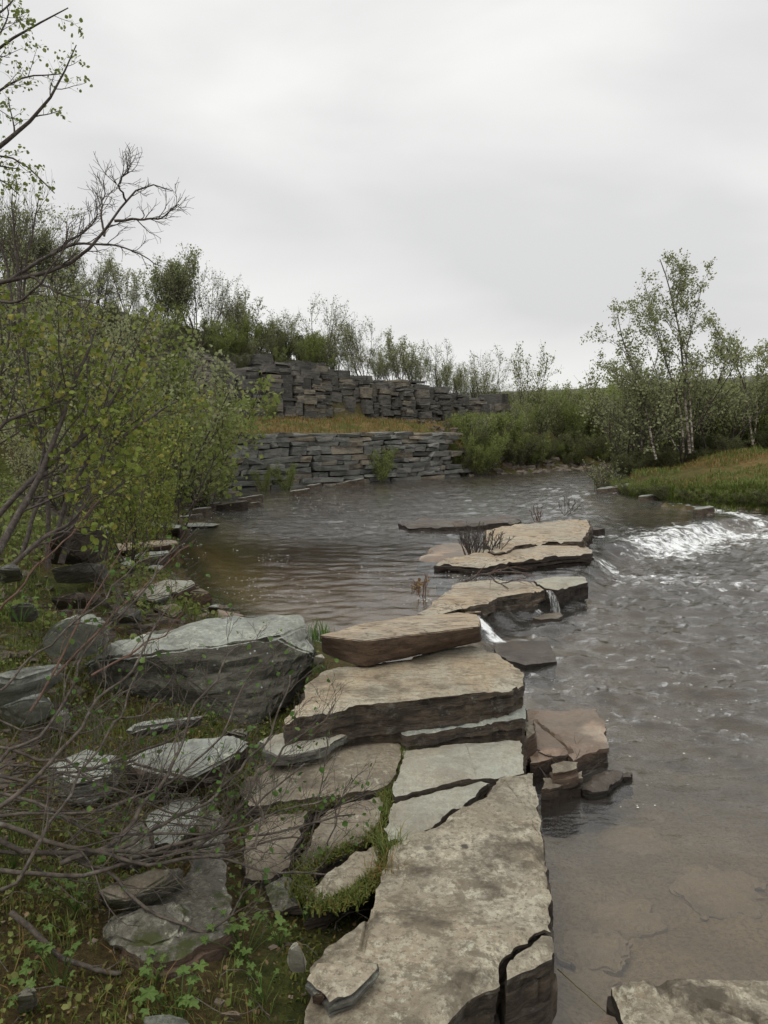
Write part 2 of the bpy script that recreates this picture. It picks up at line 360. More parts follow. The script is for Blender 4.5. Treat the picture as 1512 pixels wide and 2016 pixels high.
M['leaf_bright'] = mat_leaf('fresh_herb_leaf', (0.06, 0.125, 0.024), (0.095, 0.17, 0.038), (0.13, 0.20, 0.05), 0.3)
M['grass'] = mat_leaf('grass_blade', (0.09, 0.14, 0.028), (0.16, 0.21, 0.045), (0.26, 0.23, 0.085), 0.25)
M['grass_bright'] = mat_leaf('bright_grass_blade', (0.08, 0.16, 0.025), (0.12, 0.20, 0.035), (0.12, 0.22, 0.04), 0.3)
M['grass_dead'] = mat_leaf('dead_grass_blade', (0.20, 0.125, 0.04), (0.30, 0.20, 0.08), (0.12, 0.13, 0.035), 0.25)
M['moss'] = mat_leaf('moss_leaf', (0.08, 0.105, 0.02), (0.16, 0.175, 0.036), (0.19, 0.13, 0.04), 0.2)

def mat_bark(name, a, b, lich=0.0, patch=None, upper=None):
    t = NT(name)
    c = t.mix(t.ramp(t.noise(30, 6, 0.7), 0.35, 0.65), a, b)
    if patch: c = t.mix(t.ramp(t.noise(6, 5, 0.7, stretch=(1, 1, 2)), 0.44, 0.54), c, patch)
    if upper:
        sp = t.n('ShaderNodeSeparateXYZ'); t.l(t.tc.outputs['Object'], sp.inputs[0]); c = t.mix(t.ramp(t.math('ADD', sp.outputs['Z'], t.noise(2, 3)), 1.2, 2.6, 0, .85), c, upper)
    if lich: c = t.mix(t.ramp(t.noise(14, 5, 0.7, off=(3, 3, 3)), 0.56, 0.66, 0, lich), c, (0.30, 0.30, 0.26))
    t.bsdf(c, 0.8, t.bump(t.noise(60, 5, 0.7), 0.6, 0.004), 0.25); return t.m
M['bark_dark'] = mat_bark('dark_birch_bark', (0.045, 0.036, 0.032), (0.10, 0.082, 0.070), 0.25)
M['bark_grey'] = mat_bark('grey_willow_bark', (0.050, 0.041, 0.033), (0.125, 0.105, 0.085), 0.3)
M['bark_white'] = mat_bark('white_birch_bark', (0.30, 0.265, 0.22), (0.44, 0.40, 0.34), 0.0, (0.07, 0.055, 0.045), (0.09, 0.075, 0.062))
M['bark_brown'] = mat_bark('red_brown_twig', (0.10, 0.06, 0.045), (0.17, 0.10, 0.075), 0.1)

# ------------------------------------------------------------------ terrain
W0 = np.array([-4.13, 19.7]); UU = np.array([0.756, 0.655]); NN = np.array([-0.655, 0.756])
DK = np.array([-4, -.7, .15, .55, 1.5, 4.3, 4.9, 6.5, 11.5, 40, 400])
ST = {-6: [.5, .8, 1.1, 1.3, 1.7, 2.7, 2.9, 4.0, 6.9, 8, 9],
      -2: [-.1, .3, .6, .9, 1.7, 2.3, 2.6, 3.9, 6.6, 8, 9],
      -.4: [-.4, .10, .2, 1.5, 1.9, 2.05, 2.6, 3.7, 6.5, 7.5, 8.5],
      0: [-.4, .10, .15, 1.58, 1.95, 2.05, 2.6, 3.7, 6.4, 7.5, 8.5],
      3: [-.5, .10, .15, 1.60, 1.98, 2.02, 3.4, 4.3, 6.0, 7, 8],
      6: [-.5, .10, .15, 1.60, 1.98, 2.02, 3.8, 4.3, 5.6, 6.2, 7],
      9: [-.5, .10, .15, 1.60, 1.98, 2.02, 3.45, 3.8, 4.8, 5.2, 6],
      9.6: [-.5, .10, .3, .9, 1.7, 2.02, 3.4, 3.7, 4.7, 5.0, 6],
      12: [-.5, .15, .4, .7, 1.6, 2.0, 3.1, 3.35, 4.2, 4.4, 5],
      16: [-.5, .15, .35, .45, 1.0, 1.8, 2.6, 2.8, 3.5, 3.7, 4],
      20: [-.5, .15, .3, .4, .6, .9, 1.2, 1.6, 2.1, 2.4, 2.6],
      40: [-.3, .25, .35, .4, .5, .6, .7, .8, 1.0, 1.5, 2],
      400: [.2, .3, .35, .4, .5, .6, .7, .8, 1.0, 1.5, 2]}
SK = np.array(sorted(ST)); SZ = np.array([ST[k] for k in sorted(ST)])
def zone(x, y):
    s = (x - W0[0]) * UU[0] + (y - W0[1]) * UU[1]; d = (x - W0[0]) * NN[0] + (y - W0[1]) * NN[1]
    si = np.clip(np.searchsorted(SK, s) - 1, 0, len(SK) - 2); f = np.clip((s - SK[si]) / (SK[si + 1] - SK[si]), 0, 1)
    di = np.clip(np.searchsorted(DK, d) - 1, 0, len(DK) - 2); g = np.clip((d - DK[di]) / (DK[di + 1] - DK[di]), 0, 1)
    z = (SZ[si, di] * (1 - f) + SZ[si + 1, di] * f) * (1 - g) + (SZ[si, di + 1] * (1 - f) + SZ[si + 1, di + 1] * f) * g
    return z, s, d
ctrl = []
def C(px, py, z): p = onz(px, py, z); ctrl.append((p[0], p[1], z))
for a in [(486, 1215, .22), (400, 1188, .22), (345, 1115, .22), (352, 1052, .22), (400, 1031, .22), (395, 1006, .22), (440, 986, .22), (520, 978, .22),
          (300, 1130, .32), (200, 1110, .55), (100, 1070, .85), (0, 1100, .85), (0, 1250, .65), (150, 1230, .52), (0, 1500, .5), (0, 1800, .45), (300, 1300, .5), (300, 1600, .38),
          (300, 1900, .38), (0, 2016, .42), (560, 1900, .33), (560, 1700, .28), (500, 1450, .30), (700, 1700, .22), (640, 1560, .24), (700, 1500, .24), (800, 1800, .12), (900, 1650, .1),
          (900, 1900, .1), (900, 1500, .12), (800, 1400, .2), (950, 1400, .05), (700, 1330, .25), (620, 1300, .3), (560, 1225, .12),
          (1110, 1900, -.22), (1100, 1640, -.2), (1300, 1700, -.16), (1400, 1950, -.15), (1512, 1600, -.22), (1300, 1400, -.38), (1500, 1300, -.5), (1200, 1250, -.35), (1120, 1500, -.2),
          (1000, 1290, -.12), (1300, 1200, -.5), (1200, 1150, -.5), (1500, 1150, -.55), (1400, 1070, -.35), (1250, 1050, -.35),
          (600, 1100, -.30), (450, 1100, -.12), (700, 1180, -.12), (600, 1215, 0), (480, 1160, .02), (900, 1060, -.4), (800, 1010, -.6), (1100, 960, -.5), (1100, 1010, -.5), (600, 1020, -.5), (500, 1040, -.3),
          (850, 1130, -.2), (1000, 1000, -.5), (900, 975, -.6), (700, 985, -.6), (1000, 1150, -.05), (1050, 1080, -.05),
          (1160, 962, .2), (1190, 978, .2), (1250, 984, .2), (1330, 992, .2), (1400, 1000, .2), (1512, 1010, .2),
          (1210, 945, .45), (1260, 940, .6), (1330, 955, .65), (1400, 955, .7), (1512, 960, .7), (1290, 905, 1.0), (1400, 900, 1.15), (1512, 900, 1.2), (1240, 918, .3), (1030, 945, -.5), (1130, 938, -.5), (1195, 935, -.4), (1100, 928, -.3), (1180, 922, -.2), (960, 950, -.5)]:
    C(*a)
ctrl += [(-2, -2, .7), (0, -2, .45), (.3, 0, .3), (.9, 0, -.1), (2, -3, -.2), (4, 0, -.4), (6, 4, -.5), (-6, -4, 2), (-6, 6, 1.9), (-7, 10, 2.3), (-8, 14, 3.0), (-5.5, 13, 1.0), (-5.2, 16.5, .6),
         (-10, 19, 4.3), (-15, 12, 5.5), (-14, 5, 4.2), (-5, 3, 1.5), (-14, -8, 4.5), (-30, 10, 8), (-30, -20, 8), (12, 6, -.5), (12, 12, -.4), (16, -4, -.3), (24, 10, .3), (26, 0, .5), (40, 10, 2), (40, -20, 2), (10, -20, -.3),
         (12, 22, 1.15), (18, 22, 1.3), (14, 28, 1.0), (11, 28, .6), (13, 17.5, .8), (20, 17, 1.2), (25, 30, 1.4), (-30, 30, 9), (-4, -20, 2), (60, 60, 3), (-60, 0, 10), (60, -60, 4), (-60, -60, 10), (14, 14.8, .1)]
for s_ in (-7, -10, -16):
    for d_ in (-4, 0, 4.5, 11, 25):
        q = W0 + UU * s_ + NN * d_; ctrl.append((q[0], q[1], float(np.interp(d_, DK, ST[-6])) + (0.1 * (-7 - s_) if d_ < 5 else 0)))
CT = np.array(ctrl)
def _kern(r): return r
def _solve():
    P = CT[:, :2]; n = len(P); K = _kern(np.linalg.norm(P[:, None] - P[None], axis=2)); Q = np.c_[np.ones(n), P]
    A = np.zeros((n + 3, n + 3)); A[:n, :n] = K + np.eye(n) * -0.01; A[:n, n:] = Q; A[n:, :n] = Q.T
    return np.linalg.solve(A, np.r_[CT[:, 2], 0, 0, 0])
_W = _solve()
def rbf(x, y):
    x = np.asarray(x, float); sh = x.shape; X = x.ravel(); Y = np.asarray(y, float).ravel(); out = np.zeros(len(X))
    for i in range(0, len(X), 20000):
        r = np.sqrt((X[i:i + 20000, None] - CT[None, :, 0]) ** 2 + (Y[i:i + 20000, None] - CT[None, :, 1]) ** 2)
        out[i:i + 20000] = r @ _W[:len(CT)] + _W[len(CT)] + _W[len(CT) + 1] * X[i:i + 20000] + _W[len(CT) + 2] * Y[i:i + 20000]
    return out.reshape(sh)
def poly_sd(x, y, P):
    best = np.full(x.shape, 1e9); sg = np.zeros(x.shape)
    for (ax, ay), (bx, by) in zip(P[:-1], P[1:]):
        ex, ey = bx - ax, by - ay; L = ex * ex + ey * ey
        tt = np.clip(((x - ax) * ex + (y - ay) * ey) / L, 0, 1); dx = x - ax - ex * tt; dy = y - ay - ey * tt; dd = np.hypot(dx, dy)
        cr = np.sign(ex * (y - ay) - ey * (x - ax)); m = dd < best; best = np.where(m, dd, best); sg = np.where(m, cr, sg)
    return best * sg
ISL = np.array([onz(*q, .18)[:2] for q in [(1700, 1040), (1512, 1008), (1400, 1000), (1330, 992), (1262, 984), (1228, 976), (1218, 960), (1226, 935)]] + [(9.1, 29), (10, 34)])[::-1]
def ground(x, y, noise=True):
    x = np.asarray(x, float); y = np.asarray(y, float)
    zz, s, d = zone(x, y)
    far = np.hypot(x, y)
    xr = np.clip(x, -60, 60); yr = np.clip(y, -60, 60)
    r = rbf(xr, yr)
    w = sstep(-3.2, -.9, d) * sstep(-6, -2.2, s)
    z = zz * w + r * (1 - w)
    z = z * (1 - sstep(60, 200, far)) + 1.2 * sstep(60, 200, far)
    ish = poly_sd(x, y, ISL)
    zi = -.25 + .42 * sstep(-.5, .05, ish) + .42 * sstep(0, .45, ish) + .50 * sstep(.4, 4.0, ish)
    wi = sstep(-.9, -.3, ish) * sstep(4.6, 5.2, x) * sstep(26, 23, y)
    z = z * (1 - wi) + zi * wi
    # right of the river the land behind the island stays low
    wr = sstep(9.5, 11.5, x) * sstep(18, 20, y) * sstep(0, -2, d)
    z = z * (1 - wr) + np.maximum(z, .8) * wr
    if noise:
        amp = 0.03 + 0.10 * sstep(4, 14, far)
        p = np.stack([x, y], -1)
        land = sstep(0.1, .5, z)
        z = z + amp * fbm(p * 1.1, 4, 5) * (0.35 + 0.65 * land) + 0.018 * fbm(p * 7, 3, 9) + 0.20 * land * sstep(12, 17, y) * sstep(7.5, 9, x) * fbm(p * .8, 3, 33) + 0.10 * land * sstep(12, 15, y) * sstep(6.5, 7.5, x) * np.abs(fbm(p * 2.1, 3, 34))
    return z
def g1(x, y): return float(ground(np.array([x]), np.array([y]))[0])

DAM_ = np.array([(-6, 3.0), (-.8, 4.5), (.5, 5.5), (1.0, 7.4), (2.0, 8.3), (2.7, 9.6), (3.2, 11.0), (4.4, 12.0), (6.2, 14.0), (9, 15.3), (30, 16)])
def rng_axis(parts):
    out = [np.arange(a, b, st) for a, b, st in parts]; return np.unique(np.round(np.concatenate(out), 4))
xs = np.concatenate([-np.geomspace(3000, 41, 22), rng_axis([(-40, -12, .5), (-12, -3, .17), (-3, 1.6, .05), (1.6, 4, .12), (4, 13, .22), (13, 40.1, .6)]), np.geomspace(42, 3000, 22)])
ys = np.concatenate([-np.geomspace(3000, 4, 24), rng_axis([(-3, 1, .25), (1, 6, .05), (6, 12, .12), (12, 40, .25), (40, 100.1, 2)]), np.geomspace(104, 3000, 20)])
GX, GY = np.meshgrid(xs, ys); GZ = ground(GX, GY)
nx, ny = len(xs), len(ys)
idx = np.arange(nx * ny).reshape(ny, nx)
quads = np.stack([idx[:-1, :-1], idx[:-1, 1:], idx[1:, 1:], idx[1:, :-1]], -1).reshape(-1, 4)
V = np.stack([GX, GY, GZ], -1).reshape(-1, 3)
me = mesh_np('ground', V, [quads], [M['ground']], smooth=True)
_, S_, D_ = zone(GX, GY)
PXg, PYg = topx(np.stack([GX, np.maximum(GY, .5), GZ], -1))
bed = sstep(.16, .02, GZ)
dead = np.clip(sstep(.5, .7, D_) * sstep(4.6, 4.1, D_) * sstep(-1, .5, S_) * sstep(19, 13, S_) + sstep(6.5, 9, GX) * sstep(14, 16, GY) * sstep(26, 23, GY) * sstep(.3, .8, GZ + .25 * fbm(np.stack([GX, GY], -1) * 1.5, 3, 3)), 0, 1)
scree = sstep(4.2, 5, D_) * sstep(11.5, 9, D_) * sstep(-6, -2, S_) * sstep(18, 15, S_)
scree = np.maximum(scree, .9 * sstep(-2.5, -4.5, GX) * sstep(2, 5, GY) * sstep(20, 16, GY) * sstep(.46, .6, fbm(np.stack([GX, GY], -1) * .5, 3, 8) + .4))
_dm = sstep(0, -.6, poly_sd(GX, GY, DAM_)) * sstep(2.6, 4.6, GY - .25 * GX)
scree = scree * (1 - bed) + bed * np.maximum(_dm, sstep(11, 16, GY))
col = np.stack([bed, dead * (1 - bed), scree, np.ones_like(bed)], -1).reshape(-1, 4).astype(np.float32)
ca = me.color_attributes.new('cover', 'FLOAT_COLOR', 'POINT'); ca.data.foreach_set('color', col.ravel())
gr = obj('ground', me); tag(gr, 'mossy river bank, brown river bed and rising birch hillside', None, None, 'structure')

# distant fell
fx = np.linspace(-900, 1400, 90); fy = np.array([700, 760, 850, 960, 1300])
prof = np.interp((fx / 900) * F + 756, [-800, 600, 1000, 1130, 1200, 1480, 1600, 3000], [2, 30, 33.5, 36.5, 37.5, 51, 56, 70])
V = []; 
for j, yy in enumerate(fy):
    k = [0, .35, .75, 1, 1.05][j]
    for i, xx in enumerate(fx): V.append((xx * yy / 900, yy, 1 + prof[i] * k * yy / 900 + 1.2 * k * float(fbm(np.array([[xx * .01, yy * .01]]), 4, 2)[0])))
n = len(fx); q = [(j * n + i, j * n + i + 1, (j + 1) * n + i + 1, (j + 1) * n + i) for j in range(4) for i in range(n - 1)]
t = NT('far_fell'); t.bsdf(t.mix(t.ramp(t.noise(.02, 6, .7), .4, .6), (0.105, 0.108, 0.10), (0.15, 0.145, 0.13)), .95)
fell = obj('fell_hill', mesh_np('fell_hill', V, [q], [t.m], smooth=True)); tag(fell, 'long bare grey fell on the far horizon', None, None, 'structure')

# ------------------------------------------------------------------ water
DAM = np.array([(-6, 3.0), (-.8, 4.5), (.5, 5.5), (1.0, 7.4), (2.0, 8.3), (2.7, 9.6), (3.2, 11.0), (4.4, 12.0), (6.2, 14.0), (9, 15.3), (30, 16)])
def poly_sd(x, y, P):
    best = np.full(x.shape, 1e9); sg = np.zeros(x.shape)
    for (ax, ay), (bx, by) in zip(P[:-1], P[1:]):
        ex, ey = bx - ax, by - ay; L = ex * ex + ey * ey
        tt = np.clip(((x - ax) * ex + (y - ay) * ey) / L, 0, 1); dx = x - ax - ex * tt; dy = y - ay - ey * tt; dd = np.hypot(dx, dy)
        cr = np.sign(ex * (y - ay) - ey * (x - ax)); m = dd < best; best = np.where(m, dd, best); sg = np.where(m, cr, sg)
    return best * sg
def poly_d(x, y, P): return np.abs(poly_sd(x, y, P))
WUP = 0.20
def wlevel(x, y): return WUP * sstep(-.30, .12, poly_sd(x, y, DAM))
rows = np.geomspace(3.2, 40, 470) - 3.0; cols = np.linspace(-.62, .80, 440)
WX = (rows[:, None] + 3.0) * cols[None]; WY = np.repeat(rows[:, None], len(cols), 1)
sd = poly_sd(WX, WY, DAM)
P2 = np.stack([WX, WY], -1)
rap_core = np.array([onz(1300, 1085, .05)[:2], onz(1370, 1062, .05)[:2], onz(1440, 1045, .1)[:2], onz(1560, 1050, .1)[:2]])
rap_up = np.array([onz(1360, 1003, .15)[:2], onz(1430, 1018, .12)[:2], onz(1520, 1035, .1)[:2]])
rap_low = np.array([onz(1165, 1128, 0)[:2], onz(1260, 1140, 0)[:2], onz(1350, 1145, 0)[:2]])
rap_3 = np.array([onz(1180, 1075, .05)[:2], onz(1300, 1085, .02)[:2]])
chute = np.array([onz(948, 1235, .1)[:2], onz(958, 1262, 0)[:2], onz(975, 1272, 0)[:2]])
turb = np.zeros(WX.shape)
for Pl, wd, am in ((rap_core, .85, 1.0), (rap_up, .45, .9), (rap_low, .3, .75), (rap_3, .4, .7), (chute, .11, 1.35)):
    turb = np.maximum(turb, am * np.exp(-(poly_d(WX, WY, Pl) / wd) ** 2))
for (a, b, w_, am) in ((1060, 1207, .1, .8), (1180, 1050, .25, .5), (1200, 985, .5, .5), (1250, 1000, .6, .4), (1165, 1200, .1, .4), (840, 940, .35, .5)):
    c_ = onz(a, b, .05); turb = np.maximum(turb, am * np.exp(-(np.hypot(WX - c_[0], WY - c_[1]) / w_) ** 2))
rz = np.exp(-(np.minimum(poly_d(WX, WY, rap_core), np.minimum(poly_d(WX, WY, rap_up), poly_d(WX, WY, rap_low))) / 1.1) ** 2)
turb = np.maximum(turb, .62 * rz * sstep(.05, .45, 1 - 3.0 * np.abs(fbm(P2 * np.array([.9, 2.0]) + 4, 4, 91, .55))))
down = sstep(.1, -.5, sd); upr = sstep(0, 3, sd) * sstep(10.5, 13, WY); fast = sstep(2.4, 4.0, WX) * sstep(8, 10, WY)
nearcalm = sstep(4.4, 2.6, WY - .25 * WX)
chop = np.clip(down * (0.62 - .46 * nearcalm) + (1 - down) * (.16 + .62 * upr + .3 * fast) + .35 * turb, 0.05, 1)
WZ = WUP * sstep(-.30, .12, sd)
bscale = 1 / (1 + .05 * np.hypot(WX, WY)); WARP = .25 * np.stack([fbm(P2 * .7, 2, 71), fbm(P2 * .7, 2, 72)], -1)
calm_k = (1 - .70 * nearcalm * down) * (1 + .9 * down * (1 - nearcalm))
q1 = (P2 + WARP) * np.array([3.4, 7.5]); q2 = (P2 + WARP * 1.5) * np.array([2.4, 5.6])
WZ = WZ + calm_k * ((.024 + .024 * sstep(14, 8, WY)) * chop * fbm(q1, 3, 21, .6) + (.019 * chop + .0012) * (1 - np.abs(fbm(q2, 4, 31, .62)) * 2))
WZ = WZ + .022 * down * fbm(P2 * .9, 2, 26) * (1 - nearcalm)
n_r, n_c = WX.shape; ii = np.arange(n_r * n_c).reshape(n_r, n_c)
keep = (WZ[:-1, :-1] + .25 > GZ.min())
quads = np.stack([ii[:-1, :-1], ii[:-1, 1:], ii[1:, 1:], ii[1:, :-1]], -1).reshape(-1, 4)
V = np.stack([WX, WY, WZ], -1).reshape(-1, 3)
# drop water cells that lie deep under land
gnear = rbf(WX, WY); zz_, s_, d_ = zone(WX, WY)
land = ((gnear > .75) & (d_ < -1)) | (d_ > 1.2); land = land.reshape(-1)
quads = quads[~land[quads].all(1)]
me = mesh_np('river_water', V, [quads], [M['water']], smooth=True)
ca = me.color_attributes.new('foam', 'FLOAT_COLOR', 'POINT')
ca.data.foreach_set('color', np.stack([turb, chop * bscale, .02 + .10 * down * (1 - .8 * nearcalm) + .13 * upr * (1 - down), turb * 0 + 1], -1).reshape(-1).astype(np.float32))  # blue channel: share of the painted-in pale grey sky reflection
wt = obj('river_water', me); tag(wt, 'rippling brown river with white rapids and a calm amber pool', None, None, 'structure')

# little white foam flecks drifting on the pool
R = np.random.default_rng(4)
t = NT('foam_fleck'); t.bsdf((.75, .75, .72), .7)
fl = []
while len(fl) < 900:
    px = R.uniform(340, 1000); py = 975 + 215 * R.random() ** 1.2
    if px < 345 + max(0, (py - 1100)) * 1.1: continue
    if fbm(np.array([[px / 60, py / 22]]), 3, 4)[0] < -.02 : continue
    p = onz(px, py, WUP + .012)
    if poly_sd(np.array([p[0]]), np.array([p[1]]), DAM)[0] > .5: fl.append(p)
for _ in range(110):
    fl.append(onz(R.uniform(1060, 1500), R.uniform(1150, 1600), .012))
fl = np.array(fl); r_ = R.uniform(.0015, .007, len(fl)) * (.55 + .12 * fl[:, 1])
an = np.linspace(0, 2 * np.pi, 7)[:-1]
ring = np.stack([np.cos(an), np.sin(an) * .8, 0 * an], -1)
V = (fl[:, None] + ring[None] * r_[:, None, None] * R.uniform(.7, 1.3, (len(fl), 6, 1))); nf = len(fl)
top = fl + np.array([0, 0, .003]); V = np.concatenate([V.reshape(-1, 3), top])
b = np.arange(nf)[:, None] * 6; fc = np.concatenate([np.stack([b[:, 0] + k, b[:, 0] + (k + 1) % 6, nf * 6 + np.arange(nf)], -1) for k in range(6)])
o = obj('foam_flecks', mesh_np('foam_flecks', V, [fc], [t.m])); tag(o, 'small white foam flecks drifting on the brown pool', 'foam', None, 'stuff')

# ------------------------------------------------------------------ slate slabs
def inside(P, poly):
    x, y = P[:, 0], P[:, 1]; c = np.zeros(len(P), bool); n = len(poly)
    for i in range(n):
        x1, y1 = poly[i]; x2, y2 = poly[(i + 1) % n]
        if y1 == y2: continue
        c ^= ((y1 > y) != (y2 > y)) & (x < (x2 - x1) * (y - y1) / (y2 - y1) + x1)
    return c
def dist_poly(P, B):
    out = np.full(len(P), 1e9)
    for i in range(0, len(P), 3000):
        out[i:i + 3000] = np.sqrt(((P[i:i + 3000, None] - B[None]) ** 2).sum(2)).min(1)
    return out
def slate_mesh(poly, pl, thick, res, seed, mt, ms, edge=.02, flake=.008, flake_w=.10, ledge=.02, cracks=(), rough=.004, under=0.0, layer=None):
    rg = np.random.default_rng(seed); poly = np.asarray(poly, float)
    area = .5 * np.sum(poly[:, 0] * np.roll(poly[:, 1], -1) - np.roll(poly[:, 0], -1) * poly[:, 1])
    if area < 0: poly = poly[::-1]
    B = []
    for i in range(len(poly)):
        a = poly[i]; b = poly[(i + 1) % len(poly)]; L = np.linalg.norm(b - a); k = max(1, int(L / res)); nrm = np.array([b[1] - a[1], a[0] - b[0]]) / max(L, 1e-6)
        for j in range(k):
            t = j / k; q = a + (b - a) * t; w = min(1, 4 * t * (1 - t) + .15)
            j1 = edge * w * .8 * fbm(q[None] * 3.1, 3, seed)[0] + edge * .40 * w * vnoise(np.floor(q[None] * 11 + 2 * vnoise(q[None] * 5, 2)[0]) * .37, seed + 3)[0] + edge * .35 * vnoise(q[None] * 31, seed + 9)[0]
            B.append(q + nrm * j1)
    B = np.array(B)
    mn, mx_ = B.min(0), B.max(0); g = res * 1.25
    gx, gy = np.meshgrid(np.arange(mn[0], mx_[0], g), np.arange(mn[1], mx_[1], g)); G = np.stack([gx.ravel(), gy.ravel()], -1); G += rg.uniform(-.3, .3, G.shape) * g
    G = G[inside(G, B)]
    if len(G): G = G[dist_poly(G, B) > res * .65]
    for (cr, wd, dp) in cracks:
        cr = np.asarray(cr); E = []
        for a_, b_ in zip(cr[:-1], cr[1:]):
            L_ = np.linalg.norm(b_ - a_); tt = np.arange(0, 1, max(.008, wd * .8) / max(L_, 1e-3))[:, None]; nn_ = np.array([-(b_ - a_)[1], (b_ - a_)[0]]) / max(L_, 1e-6); base_ = a_ + (b_ - a_) * tt + nn_ * (wd * .8 * fbm((a_ + (b_ - a_) * tt) * 8, 2, 5))[:, None]
            for o_ in (-1.1, -.45, .0, .45, 1.1): E.append(base_ + nn_ * o_ * wd)
        E = np.concatenate(E); E = E[inside(E, B)]; E = E[dist_poly(E, B) > res * .5]
        if len(E): G = np.concatenate([G[poly_d(G[:, 0], G[:, 1], cr) > wd * 1.6], E])
    pts = [Vector(p) for p in B] + [Vector(p) for p in G]
    nb = len(B)
    v2, _, f2, *_ = delaunay_2d_cdt(pts, [], [list(range(nb))], 1, 1e-6)
    P = np.array([(v.x, v.y) for v in v2]); T = np.array([f for f in f2 if len(f) == 3])
    # orient ccw
    a, b, c = P[T[:, 0]], P[T[:, 1]], P[T[:, 2]]; ar = (b[:, 0] - a[:, 0]) * (c[:, 1] - a[:, 1]) - (b[:, 1] - a[:, 1]) * (c[:, 0] - a[:, 0])
    T[ar < 0] = T[ar < 0][:, ::-1]
    e = np.concatenate([T[:, [0, 1]], T[:, [1, 2]], T[:, [2, 0]]]); es = set(map(tuple, e)); nxt = {x: y for x, y in es if (y, x) not in es}
    best = []; seen = set()
    for s0 in nxt:
        if s0 in seen: continue
        lp = [s0]; seen.add(s0); q = nxt[s0]
        while q != s0 and q in nxt and q not in seen: lp.append(q); seen.add(q); q = nxt[q]
        if len(lp) > len(best): best = lp
    lp = np.array(best); BL = P[lp]
    e_d = dist_poly(P, BL)
    z = pl[0] + pl[1] * P[:, 0] + pl[2] * P[:, 1]
    nn = fbm(P * 3.0, 4, seed + 5); z = z + rough * 1.6 * fbm(P * 2.2, 3, seed + 6) + rough * .5 * fbm(P * 14, 3, seed + 7)
    lev = np.clip((nn * .5 + .55) - e_d / flake_w, 0, 1); z = z - np.floor(lev * 3.4) * flake
    lev2 = fbm(P * np.array([1.2, 2.4]), 4, seed + 15); z = z - (lev2 > .16) * flake * .6 - (lev2 > .34) * flake * .6
    for (cr, wd, dp) in cracks:
        dd = poly_d(P[:, 0], P[:, 1], np.asarray(cr)); z = z - dp * sstep(wd * 1.3, wd * .5, dd)
    V = [np.c_[P, z]]; off = len(P); faces = [T]; mi = [np.zeros(len(T), int)]
    tg = np.roll(BL, -2, 0) - np.roll(BL, 2, 0); nr = np.stack([tg[:, 1], -tg[:, 0]], -1); nr /= np.linalg.norm(nr, axis=1)[:, None] + 1e-9
    depth = 0; prev = lp; n = len(lp); zt = z[lp]; basez = pl[0] + pl[1] * BL[:, 0] + pl[2] * BL[:, 1]
    k = 0; fq = []
    lay = layer or max(.016, min(thick, .3) / 6)
    while depth < thick - 1e-4:
        th = min(rg.uniform(.4, 1.7) * lay, thick - depth)
        if k == 0: o1 = np.zeros(n)
        else: o1 = ledge * (.8 * fbm(BL * 3.1 + k * .7, 3, seed + 40) + .22 * rg.normal() + .7 * vnoise(np.floor(BL * 9 + k * .9) * .61, seed + 42) + .35 * vnoise(BL * 22 + k * 3.3, seed + 41)) - under * depth
        if k > 0:
            q = np.c_[BL + nr * o1[:, None], np.minimum(basez - depth, zt - .001)]
            V.append(q); ids = off + np.arange(n); off += n
            fq.append(np.stack([prev, ids, np.roll(ids, -1), np.roll(prev, -1)], -1)); prev = ids
        depth += th
        wz = basez - depth + (0 if depth >= thick - 1e-4 else .25 * th * fbm(BL * 8, 2, seed + k))
        q = np.c_[BL + nr * o1[:, None], np.minimum(wz, zt - .002)]
        V.append(q); ids = off + np.arange(n); off += n
        fq.append(np.stack([prev, ids, np.roll(ids, -1), np.roll(prev, -1)], -1)); prev = ids
        k += 1
    fq = np.concatenate(fq); cen = np.r_[BL.mean(0), (basez - thick).mean()]; V.append(cen[None])
    fb = np.stack([np.roll(prev, -1), prev, np.full(n, off)], -1)
    V = np.concatenate(V); faces.append(fb); mi.append(np.ones(len(fb), int)); faces.append(fq); mi.append(np.ones(len(fq), int))
    # mesh_np keeps order: T, fb, fq
    V, c0 = recentre(V)
    me = mesh_np('slate', V, faces, [mt, ms], np.concatenate(mi))
    me.polygons.foreach_set('use_smooth', np.ones(len(me.polygons), bool)); me.set_sharp_from_angle(angle=math.radians(24))
    return me, c0
_seed = [100]
def slab(label, poly, z, thick, top='slab', side='side', grad=(0, 0), res=None, name='stone_slab', cat='stone slab', group=None, **kw):
    """poly in photograph pixels on the slab's own top plane; grad tilts that plane about the polygon's middle"""
    _seed[0] += 1
    mid = np.mean(np.array(poly, float), 0); m = onz(mid[0], mid[1], z)
    pl = (z - grad[0] * m[0] - grad[1] * m[1], grad[0], grad[1])
    W = np.array([onplane(px, py, pl)[:2] for px, py in poly])
    if res is None: res = float(np.clip(m[1] * .0048, .013, .06))
    if 'cracks' in kw: kw['cracks'] = [(np.array([onplane(a, b, pl)[:2] for a, b in c]), w, d) for c, w, d in kw['cracks']]
    me, c0 = slate_mesh(W, pl, thick, res, kw.pop('seed', _seed[0]), M[top], M[side], **kw)
    o = obj(name, me, loc=c0); tag(o, label, cat, group); return o

